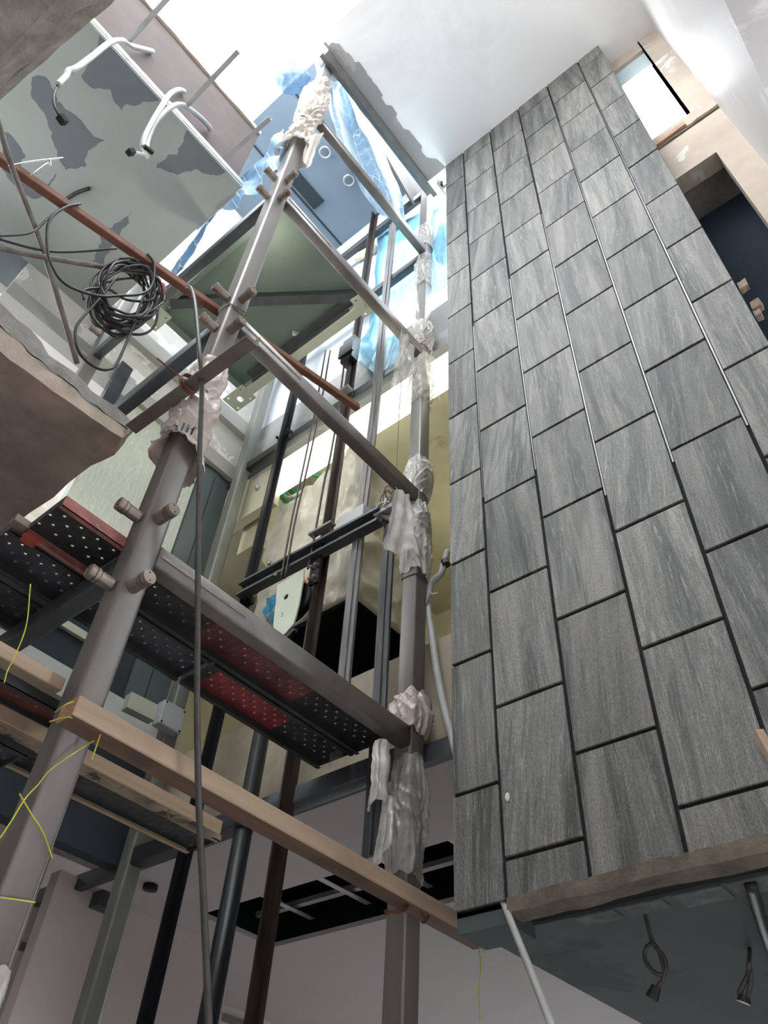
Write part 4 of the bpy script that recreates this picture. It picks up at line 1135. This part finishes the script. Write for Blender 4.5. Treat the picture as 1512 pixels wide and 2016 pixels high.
bm = NB(); tube(bm, [PX(598, 1138, 2.41), PX(603, 1150, 2.41), PX(597, 1170, 2.41), PX(592, 1178, 2.41)], 0.011, 8); obj('orange_guard', bm, ORANGE, t, True)
bm = NB(); bar(bm, PX(560, 1262, 2.38), PX(582, 1240, 2.38), 0.03, 0.03); obj('foot_bracket', bm, RAIL, t)
bm = sheet(([PX(525, 1180, 2.62), PX(535, 1172, 2.62), PX(545, 1160, 2.62)], [PX(515, 1205, 2.62), PX(530, 1220, 2.62), PX(540, 1228, 2.62)]), 8, 8, 0.03, 8, 91, 0.01, 2)
obj('blue_bag', bm, BLUEPL, smooth=True, label='small bright blue bag behind the rope pulley', cat='bag')

# ================================================================== store room behind the shaft
LZ0, LZ1 = 6.47, 6.90
t = thing('glow_bulkhead', 'long white bulkhead strip with an added glow above the store room opening', 'light', (2.66, 1.8, LZ0))
bm = NB(); box(bm, (2.655, 1.5, LZ0), (2.70, 3.72, LZ1)); obj('glow_face', bm, GLOWSTRIP, t)  # bulkhead face glows in place of lamplight falling on it
bm = NB(); box(bm, (2.64, 3.73, LZ0-0.10), (2.72, 4.35, LZ1+0.02)); obj('end_panel', bm, plaster('cream_panel', (0.62, 0.60, 0.47), 0.04, 2), t)
bm = NB(); bmesh.ops.create_uvsphere(bm, u_segments=14, v_segments=8, radius=0.028)
for v in bm.verts: v.co = v.co + PX(507, 960, 2.63)
obj('end_knob', bm, ZINC, t, True)
# black pallet board with covered crate
pb = thing('black_board', 'black board with its dark underside showing beneath the covered crate', 'board', (2.95, 3.1, 4.15))
bm = BX((2.68, 2.69, 4.79), (3.42, 3.62, 4.825)); obj('board_panel', bm, BLACK, pb)
for xx, yy in ((3.3, 2.80), (3.3, 3.50)):
    obj('leg', BX((xx-.04, yy-.04, 4.15), (xx+.04, yy+.04, 4.79)), BLACK, pb)
obj('back_panel', BX((3.38, 2.62, 4.15), (3.42, 3.62, 4.79)), BLACK, pb)
lo, hi = (2.675, 2.685, 4.83), (3.36, 3.62, 6.26)
cr = BX(lo, hi)
for ax, n in ((1, 34), (2, 48), (0, 22)):
    for i in range(1, n):
        no = V((0, 0, 0)); no[ax] = 1; co = V((0, 0, 0)); co[ax] = lo[ax]+(hi[ax]-lo[ax])*i/n
        bmesh.ops.bisect_plane(cr, geom=cr.verts[:]+cr.edges[:]+cr.faces[:], plane_co=co, plane_no=no)
for v in cr.verts:
    p = v.co.copy()
    s = 1 - abs(nz(V((p.x*2+p.y*2, p.z*1.6, p.x-p.y)), 1.6, 3))*2
    s2 = 1 - abs(nz(V((p.x*3+p.y*3 + p.z, p.z*2.2, p.y-p.x)), 3.0, 8))*2.2
    dsp = 0.045*max(s, 0)**2.5 + 0.026*max(s2, 0)**2.5 + 0.035*nz(p, 2.2, 5)
    if p.x < lo[0]+0.01: v.co.x -= dsp
    if p.y < lo[1]+0.01: v.co.y -= dsp
    if p.y > hi[1]-0.01: v.co.y += dsp
    if p.z > hi[2]-0.01 or p.z > 5.9:
        t_ = max(0, (p.z-5.9)/0.36)
        v.co.z += t_*(0.20*math.exp(-((p.y-2.86)/0.16)**2) - 0.10*max(0, p.y-3.0) + 0.04*nz(p, 5, 6) - 0.25*max(0, 2.80-p.y))
obj('covered_crate', cr, COVER, smooth=True, label='tall crate under a creased cream plastic dust cover', cat='crate')
def conduit(label, pts, r, mat, name='conduit'):
    bm = NB(); tube(bm, pts, r, 8, 8)
    return obj(name, bm, mat, smooth=True, label=label, cat='conduit')
zc = 6.91
def cz(a, b, z=zc): return PZ(a, b, z)
conduit('thick green conduit running back beside the cast beam', [cz(542, 965, 6.80), cz(565, 985, 6.80), cz(590, 1010, 6.80)], 0.05, GREENPIPE)
conduit('green conduit crossing the store room ceiling behind the ropes', [cz(560, 952), cz(582, 970), cz(592, 975)], 0.02, GREENPIPE)
conduit('green conduit running from the ropes to the brown-black rail', [cz(588, 978), cz(612, 962), cz(645, 945)], 0.02, GREENPIPE)
conduit('short green conduit just below the glowing bulkhead strip', [cz(600, 928), cz(625, 936), cz(650, 942)], 0.018, GREENPIPE)
conduit('white conduit bent into a loop below the glowing bulkhead strip', [PX(556, 955, 2.9), PX(558, 972, 2.9), PX(566, 980, 2.9), PX(580, 976, 2.9), PX(600, 965, 2.95), PX(615, 966, 3.0), PX(628, 975, 3.0)], 0.017, WHITEPIPE)
conduit('thin black cable on the store room ceiling behind the ropes', [cz(570, 980), cz(590, 988), cz(612, 998)], 0.012, RUBBER, 'cable')
# back room: stretch wrapped panel and dark door
bm = NB()
for (x0, x1, z1) in ((1.30, 2.20, 6.86),):
    box(bm, (x0, 4.24, 4.95), (x1, 4.33, z1))
for i in range(1, 14):
    bmesh.ops.bisect_plane(bm, geom=bm.verts[:]+bm.edges[:]+bm.faces[:], plane_co=(0, 0, 4.95+i*0.14), plane_no=(0, 0, 1))
bevel(bm, 0.004, 1, [e for e in bm.edges if e.calc_length() > 0.5])
obj('wrapped_panel', bm, STRETCH, label='pale flat panel in stretch film leaning behind the nearest post', cat='panel')
obj('plinth_board', BX((1.0, 4.235, 4.41), (2.20, 4.34, 4.948)), DARKTEAL, label='dark green plinth board under the stretch wrapped panel', cat='board')
obj('pale_lath', BX((1.55, 4.20, 4.62), (1.95, 4.233, 4.675)), GALVPALE, label='short pale lath on the dark plinth board behind the platform', cat='lath')
t = thing('door_panel', 'dark grey-green door leaf leaning next to the stretch wrapped panel', 'door', (2.24, 4.24, 4.4))
obj('door_leaf', BX((2.215, 4.235, 4.41), (2.53, 4.28, 6.93)), DOOR, t)
bm = NB(); box(bm, (2.36, 4.2325, 4.5), (2.366, 4.235, 6.75)); obj('groove', bm, JOINT, t)
bm = NB(); tube(bm, [(2.22, 4.22, 6.80), (2.35, 4.22, 6.82), (2.50, 4.22, 6.80), (2.53, 4.22, 6.9)], 0.006, 6); box(bm, (2.50, 4.21, 6.72), (2.54, 4.22, 6.78)); obj('strap', bm, RUBBER, t)
a_, b_ = PY(192, 800, 4.14), PY(258, 745, 4.14)
obj('pale_box', BX((PY(228, 772, 4.16).x, 4.14, PY(228, 772, 4.16).z), (PY(262, 760, 4.16).x, 4.215, PY(232, 725, 4.16).z)), BOXGREY, label='small pale box fixed above the dark film covered box', cat='box')
obj('dark_box', BX((a_.x, 4.13, a_.z), (b_.x-0.02, 4.21, b_.z+0.1)), worn('dark_film_box', (0.045, 0.05, 0.062), 0.35, 6, 0.25, bump=0.3), label='dark film covered box behind the broken slab and the cable loop', cat='box')
# junction box seen below the platform
t = thing('junction_box', 'pale grey junction box with corner screws below the slate grey planks', 'junction box', (2.44, 4.06, 4.3))
c = PY(328, 1420, 4.02)
bm = NB(); box(bm, (c.x-0.10, 3.94, c.z-0.085), (c.x+0.075, 4.02, c.z+0.085)); bevel(bm, 0.008, 2); obj('box_body', bm, BOXGREY, t)
bm = NB()
for a in (-.085, .06):
    for b in (-.07, .07): cyl(bm, (c.x+a, 3.94, c.z+b), (c.x+a, 3.936, c.z+b), 0.007, 8)
obj('box_screw', bm, JOINT, t)
bm = NB(); bar(bm, (c.x-0.30, 4.05, c.z), (c.x-0.10, 4.03, c.z), 0.07, 0.11); obj('side_box', bm, GALVPALE, t)

# ================================================================== rods, cables, tube at the left
bm = NB(); ta, tb_ = PY(-60, 272, 2.15), PY(704, 803, 2.15); bar(bm, ta + (ta - tb_)*0.45, tb_, 0.042, 0.042); bevel(bm, 0.004, 1)
obj('square_tube', bm, RUST, label='long rust-red square tube crossing behind the nearest post', cat='steel tube')
def rod(label, pts, r, mat=REBAR, name='steel_rod', cat='steel rod'):
    bm = NB(); tube(bm, pts, r, 8, 6, smooth=len(pts) > 2)
    return obj(name, bm, mat, smooth=True, label=label, cat=cat)
rod('dusty steel rod standing on the broken slab and leaning left', [PY(-4, 235, 2.08), PY(24, 330, 2.10), PY(84, 490, 2.2), PZ(152, 716, 4.46)], 0.012)
rod('dusty steel rod lying level under the rust-red tube', [PY(-40, 480, 2.19) + (PY(-40, 480, 2.19)-PY(80, 505, 2.19))*3, PY(-40, 480, 2.19), PY(80, 505, 2.19), PY(200, 525, 2.19), PY(300, 540, 2.19)], 0.012)
rod('thin bent pale wire on the rust-red tube', [PY(18, 326, 2.10), PY(60, 318, 2.10), PY(124, 311, 2.10)], 0.004, ZINC, 'bent_wire', 'wire')
rod('thin bent pale wire below the first one on the rust-red tube', [PY(60, 345, 2.1), PY(92, 322, 2.1), PY(100, 326, 2.1), PY(97, 312, 2.1)], 0.004, ZINC, 'bent_wire', 'wire')
# coil of cable
bm = NB(); rc = random.Random(11)
cc = PY(250, 578, 2.18); ex = (PY(310, 578, 2.18)-cc); ez = (PY(250, 518, 2.18)-cc)
for k in range(15):
    kx, kz = rc.uniform(0.75, 1.08), rc.uniform(0.78, 1.08); off = V((0, rc.uniform(-.05, .05), 0)); ph = rc.uniform(0, 6.28); tilt = rc.uniform(-.25, .25)
    sh = ex*rc.uniform(-.12, .12) + ez*rc.uniform(-.14, .14)
    pts = []
    for i in range(15):
        a = ph + 2*math.pi*i/14
        pts.append(cc + sh + ex*math.cos(a)*kx + ez*(math.sin(a)*kz + tilt*math.cos(a)*.5) + off + V((0, 0.02*math.sin(3*a+k), 0)))
    tube(bm, pts, 0.0065, 6, 3)
tube(bm, [PY(a, b, 2.12) for a, b in ((290, 500), (303, 520), (300, 560), (280, 578), (240, 582), (190, 582), (130, 560), (100, 520), (92, 470), (100, 430), (130, 408), (158, 402))], 0.0065, 6, 6)
tube(bm, [PY(a, b, 2.15) for a, b in ((165, 590), (163, 575), (180, 568), (215, 570), (250, 590), (300, 590), (305, 560))], 0.0065, 6, 6)
tube(bm, [PY(a, b, 2.14) for a, b in ((230, 545), (195, 590), (155, 635), (148, 665), (160, 700), (190, 724), (215, 727), (230, 715), (255, 660), (280, 590), (300, 560))], 0.0065, 6, 6)
tube(bm, [PY(a, b, 2.2) for a, b in ((200, 625), (240, 652), (280, 658), (305, 640), (312, 600))], 0.0065, 6, 6)
obj('cable_coil', bm, RUBBER, smooth=True, label='untidy coil of black cable hung from the rust-red tube', cat='cable')
rod('dark cable crossing the skimmed ceiling below the upper left rod', [PY(-10, 468, 2.2), PY(70, 490, 2.2), PY(130, 496, 2.2), PY(230, 490, 2.18)], 0.006, RUBBER, 'cable', 'cable')
rod('pale cable curving to the left behind the standing rod', [PY(-10, 465, 2.15), PY(60, 458, 2.15), PY(95, 430, 2.15), PY(128, 408, 2.15), PY(155, 402, 2.13)], 0.006, CABLEGREY, 'cable', 'cable')
bm = NB(); bmesh.ops.create_icosphere(bm, subdivisions=3, radius=0.03)
c = PY(318, 570, 2.16)
for v in bm.verts: v.co = c + V((v.co.x*1.0, v.co.y*.5, v.co.z*1.7))*(1+0.3*nz(v.co, 40, 2))
obj('red_rag', bm, worn('dull_red_cloth', (0.35, 0.15, 0.15), 0.2, 14, 0.9), smooth=True, label='small dull red rag tied beside the black coil', cat='rag')
bm = NB(); tube(bm, [PY(368, 566, 2.10), PY(376, 568, 2.06), PY(384, 600, 1.95)] + [PY(a, b, 1.86) for a, b in ((392, 690), (397, 760), (393, 900), (390, 1100), (389, 1250), (388, 1400), (392, 1600), (402, 1800), (412, 2040))], 0.010, 8, 8)
obj('hanging_cable', bm, CABLEGREY, smooth=True, label='dark cable hanging from the rust-red tube down past the nearest post to the bottom', cat='cable')
# conduits and channels on the skimmed ceiling
def cl(a, b, z=ZC-0.012): return PZ(a, b, z)
for i, (a, b, lab) in enumerate((((242, 95), (345, -20), 'zinc channel jutting out at the top of the fascia trim'), ((364, 212), (470, 100), 'zinc channel jutting out beside the looped white conduits'), ((442, 313), (532, 232), 'zinc channel jutting out near the corner of the skimmed ceiling'))):
    p, r_ = cl(*a), cl(*b); r_.x = p.x + (r_.x-p.x)*0.3
    bm = NB(); profile(bm, p, cl(*b), [(-.016, -.012), (.016, -.012), (.016, -.008), (-.012, -.008), (-.012, .012), (-.016, .012)])
    obj('zinc_channel', bm, ZINC, label=lab, cat='channel')
t = thing('flexible_conduit', 'single white flexible conduit hanging from the fascia with a black plug', 'conduit', cl(300, 100))
bm = NB(); tube(bm, [PY(300, 101, YF), PY(280, 96, YF-.04), PY(258, 90, YF-.10), PY(240, 80, YF-.14), PY(215, 85, YF-.16), PY(180, 112, YF-.18), PY(150, 134, YF-.2), PY(134, 140, YF-.2), PY(130, 150, YF-.2), PY(113, 168, YF-.2)], 0.018, 10, 8); obj('sleeve', bm, WHITEPIPE, t, True)
bm = NB(); tube(bm, [PY(113, 168, YF-.2), PY(105, 190, YF-.2), PY(108, 212, YF-.2), PY(118, 230, YF-.2)], 0.007, 6, 6); obj('cable_end', bm, RUBBER, t, True)
bm = NB(); bar(bm, PY(117, 228, YF-.2), PY(128, 243, YF-.2), 0.035, 0.035); obj('plug', bm, JOINT, t)
t = thing('flexible_conduit', 'pair of white flexible conduits arching from the fascia with bare connectors', 'conduit', cl(360, 180))
bm = NB(); tube(bm, [PY(362, 180, YF), PY(352, 177, YF-.05), PY(335, 185, YF-.12), PY(318, 210, YF-.18), PY(300, 240, YF-.2), PY(285, 270, YF-.2), PY(281, 292, YF-.2)], 0.018, 10, 8); obj('sleeve', bm, WHITEPIPE, t, True)
bm = NB(); tube(bm, [PY(413, 256, YF), PY(412, 250, YF-.02), PY(395, 232, YF-.06), PY(370, 213, YF-.10), PY(352, 206, YF-.14), PY(330, 216, YF-.17), PY(306, 240, YF-.19), PY(292, 270, YF-.19), PY(287, 294, YF-.2)], 0.018, 10, 8); obj('sleeve', bm, WHITEPIPE, t, True)
bm = NB(); tube(bm, [PY(283, 290, YF-.2), PY(286, 302, YF-.2), PY(292, 311, YF-.2)], 0.012, 6, 4); tube(bm, [PY(288, 306, YF-.2), PY(275, 302, YF-.2), PY(262, 300, YF-.2)], 0.009, 6, 4); obj('wire_end', bm, PAPER, t, True)
bm = NB(); bar(bm, PY(284, 288, YF-.22), PY(301, 301, YF-.22), 0.02, 0.022); bar(bm, PY(253, 300, YF-.2), PY(262, 299, YF-.2), 0.035, 0.03); obj('connector', bm, JOINT, t)
rod('short black taped cable end on the skimmed ceiling', [cl(132, 391), cl(150, 380), cl(176, 371)], 0.014, RUBBER, 'taped_cable', 'cable')

# ================================================================== right side details
t = thing('flexible_conduit', 'grey flexible conduit hanging beside the wrapped post, tied with white string', 'conduit', PX(850, 1160, 2.56))
bm = NB(); tube(bm, [PX(a, b, 2.58) for a, b in ((882, 1085), (874, 1110), (868, 1130), (850, 1148), (845, 1165), (843, 1200), (850, 1250), (860, 1320), (874, 1390), (890, 1450), (900, 1490))], 0.019, 10, 10); obj('sleeve', bm, worn('grey_flex', (0.42, 0.42, 0.42), 0.1, 8, 0.5, bump=0.4), t, True)
bm = NB(); tube(bm, [PX(a, b, 2.555) for a, b in ((838, 1180), (845, 1168), (852, 1170), (862, 1168))], 0.006, 6, 4); tube(bm, [PX(a, b, 2.555) for a, b in ((846, 1168), (842, 1180), (838, 1192))], 0.005, 6, 4); obj('string_tie', bm, WHITEPIPE, t, True)
bm = NB(); cyl(bm, PX(876, 1104, 2.575), PX(879, 1112, 2.575), 0.024, 12); obj('coupling', bm, RUBBER, t)
conduit('white pipe hanging out of the gap under the second tile column', [PX(990, 1775, XT+.02), PX(1000, 1800, 2.30), PX(1030, 1875, 2.2), PX(1060, 1950, 2.1), PX(1090, 2030, 2.0)], 0.0115, worn('grey_white_pipe', (0.34, 0.34, 0.325), 0.08, 8, 0.5), 'pipe')
def pend(label, pts, plug):
    t = thing('soffit_cable', label, 'cable', pts[0])
    bm = NB(); tube(bm, pts, 0.007, 8, 8); obj('cable_run', bm, CABLEGREY, t, True)
    bm = NB(); cyl(bm, plug[0], plug[1], 0.014, 10, 0.02); obj('plug', bm, RUBBER, t)
xs = 2.56
pend('looped grey cable hanging from the dark soffit with a black plug', [PX(a, b, xs) for a, b in ((1267, 1788), (1275, 1820), (1286, 1858), (1305, 1880), (1312, 1905), (1302, 1920), (1285, 1912), (1270, 1890), (1272, 1868), (1286, 1858), (1300, 1880), (1308, 1922), (1292, 1945))], (PX(1292, 1942, xs), PX(1283, 1966, xs)))
pend('faint grey cable loop hanging from the dark soffit near the picture corner', [PZ(1476, 1868, 2.602)] + [PX(a, b, xs) for a, b in ((1475, 1890), (1472, 1920), (1460, 1945), (1456, 1960), (1470, 1965), (1478, 1930), (1474, 1895))], (PX(1466, 1960, xs), PX(1464, 1974, xs)))
bm = NB(); tube(bm, [PZ(1478, 1740, 2.59), PZ(1495, 1800, 2.59), PZ(1512, 1850, 2.59), PZ(1530, 1900, 2.59)], 0.018, 8)
obj('cable', bm, RUBBER, smooth=True, label='thick black cable across the dark soffit at the right', cat='cable')
a, b = PX(1494, 1444, 2.285), PX(1560, 1560, 2.2)
bm = NB(); bar(bm, a, b, 0.026, 0.036); bevel(bm, 0.003, 1)
bmesh.ops.recalc_face_normals(bm, faces=bm.faces[:])
bm.faces.ensure_lookup_table(); bm.normal_update(); d = (b-a).normalized()
for f in bm.faces:
    if abs(f.normal.dot(d)) > 0.9: f.material_index = 1
obj('wood_batten', bm, [TIMBER, worn('plywood_end', (0.62, 0.48, 0.36), 0.15, 30, 0.85)], label='pale wooden batten poking in beside the right tile columns', cat='batten')
bm = NB(); bmesh.ops.create_icosphere(bm, subdivisions=3, radius=0.012)
c = PX(999, 1570, 2.297)
for v in bm.verts: v.co = c + V((v.co.x*.4, v.co.y*.7, v.co.z*1.5))*(1+.2*nz(v.co, 90, 2))
obj('plaster_chip', bm, CHIP, smooth=True, label='small white plaster blob stuck on a lower tile', cat='plaster blob')
for i, (a_, b_, s_, lab) in enumerate(((1462, 565, .026, 'topmost brown chip wedged at the right edge of the tiles'), (1488, 605, .026, 'middle brown chip wedged at the right edge of the tiles'), (1492, 622, .018, 'lowest pale chip wedged at the right edge of the tiles'))):
    c = PX(a_, b_, 2.34)
    bm = rough_box(c-V((.02, s_, s_)), c+V((.02, s_*.6, s_)), 0.02, 0.006, 20, 50+i)
    obj('wedge_chip', bm, worn('brown_chip_%d' % i, (0.30-.0*i, 0.22, 0.17), 0.3, 20, 0.9), label=lab, cat='chip')
# ground floor ceiling slot: light steel frame pieces
k = 0
cells = [((3.36, y, ZG+0.12), (3.98, y, ZG+0.12)) for y in (2.55, 3.05, 3.55, 4.05)] + [((3.52, 1.9, ZG+0.14), (3.52, 4.4, ZG+0.14)), ((3.80, 1.9, ZG+0.14), (3.80, 4.4, ZG+0.14))]
fr = thing('ceiling_frame', 'light steel furring frame exposed in the open ceiling slot', 'ceiling frame', (3.3, 1.9, ZG+.1))
for a, b in cells:
    bm = NB(); profile(bm, a, b, [(-.024, -.012), (.024, -.012), (.024, -.009), (-.021, -.009), (-.021, .02), (-.024, .02)]); obj('furring_strip', bm, ZINC, fr)
for y in (2.3, 2.9, 3.4, 3.9):
    bm = NB(); bar(bm, (3.52, y, ZG+.14), (3.52, y, ZG+.42), 0.02, 0.006, (0, 1, 0)); obj('hanger', bm, ZINC, fr)
bm = NB(); cyl(bm, PZ(297, 1742, ZG), PZ(297, 1742, ZG) - V((0, 0, 0.03)), 0.045, 24); cyl(bm, PZ(297, 1742, ZG) - V((0, 0, 0.03)), PZ(297, 1742, ZG) - V((0, 0, 0.034)), 0.03, 24)
obj('ceiling_socket', bm, RAIL, label='small round black ceiling fitting behind the grey-green post', cat='fitting')
bm = NB(); a_, b_ = PY(190, 1760, 4.71), PY(200, 1785, 4.71); box(bm, (a_.x-.02, 4.62, b_.z-.03), (a_.x+.10, 4.72, a_.z+.05)); obj('wall_bracket', bm, BEAMDARK, label='dark bracket at the head of the pink partition wall', cat='bracket')
# upper shaft details
for i, (a_, b_, lab) in enumerate(((640, 300, 'steel hoist ring in the shaft roof, nearer the cream cloth'), (687, 355, 'steel hoist ring in the shaft roof, nearer the netted film'))):
    c = PZ(a_, b_, 10.86); bm = NB()
    tube(bm, [c + V((0.06*math.cos(j*math.pi/8), 0.06*math.sin(j*math.pi/8), 0)) for j in range(17)], 0.012, 8, 2)
    tube(bm, [c + V((0.06, 0, 0)), c + V((0.06, 0, .05))], 0.012, 8)
    obj('hoist_ring', bm, ZINC, smooth=True, label=lab, cat='ring')
rod('pale steel bar across the upper shaft wall', [PX(660, 465, 2.63), PX(740, 405, 2.63)], 0.022, ZINC, 'steel_bar', 'steel bar')
bm = sheet(([PX(722, 458, 2.62), PX(730, 462, 2.62), PX(737, 466, 2.62)], [PX(705, 495, 2.62), PX(712, 500, 2.62), PX(722, 498, 2.62)]), 5, 8, 0.01, 8, 95); obj('tape_scrap', bm, JOINT, label='black tape scrap stuck on the pale upper boards', cat='tape')
bm = NB(); cyl(bm, PX(702, 508, 2.58), PX(738, 488, 2.58), 0.045, 18); obj('foam_roll', bm, FOAM, smooth=True, label='short cream foam roll beside the black tape scrap', cat='foam roll')
rod('thin rust-red bar under the white ceiling edge', [PY(728, 275, 2.25), PY(815, 385, 2.25), PY(824, 397, 2.25)], 0.02, RUST, 'steel_bar', 'steel bar')

# kinds that repeat share a group
GROUPS = {'steel_post': 'corner posts of the lift frame', 'steel_beam': 'beams of the lift frame', 'scaffold_plank': 'perforated planks of the two platforms', 'timber': 'timbers of the lower platform',
          'plastic_wrap': 'film wound on the posts', 'film_strip': 'film tails hanging at the post by the tiles', 'cloth_wrap': 'cloths on the nearest post', 'suspension_rope': 'ropes under the lift car', 'guide_rail': 'guide rails of the lift',
          'zinc_channel': 'zinc channels along the fascia', 'wedge_chip': 'chips at the edge of the tiles', 'twine': 'twine on the timbers', 'blue_foil': 'blue foil behind the post', 'blue_tarp': 'blue tarpaulins at the shaft edge',
          'hoist_ring': 'hoist rings in the shaft roof', 'steel_rod': 'steel rods at the broken slab', 'conduit': 'conduits in the store room', 'steel_strip': 'steel strips before the crate', 'soffit_cable': 'cables under the soffit', 'bent_wire': 'bent wires on the tube', 'junction_box': 'junction boxes'}
for o in list(scene.objects):
    if o.parent is None and o.get('label'):
        g = GROUPS.get(o.name.split('.')[0])
        if g and 'group' not in o: o['group'] = g
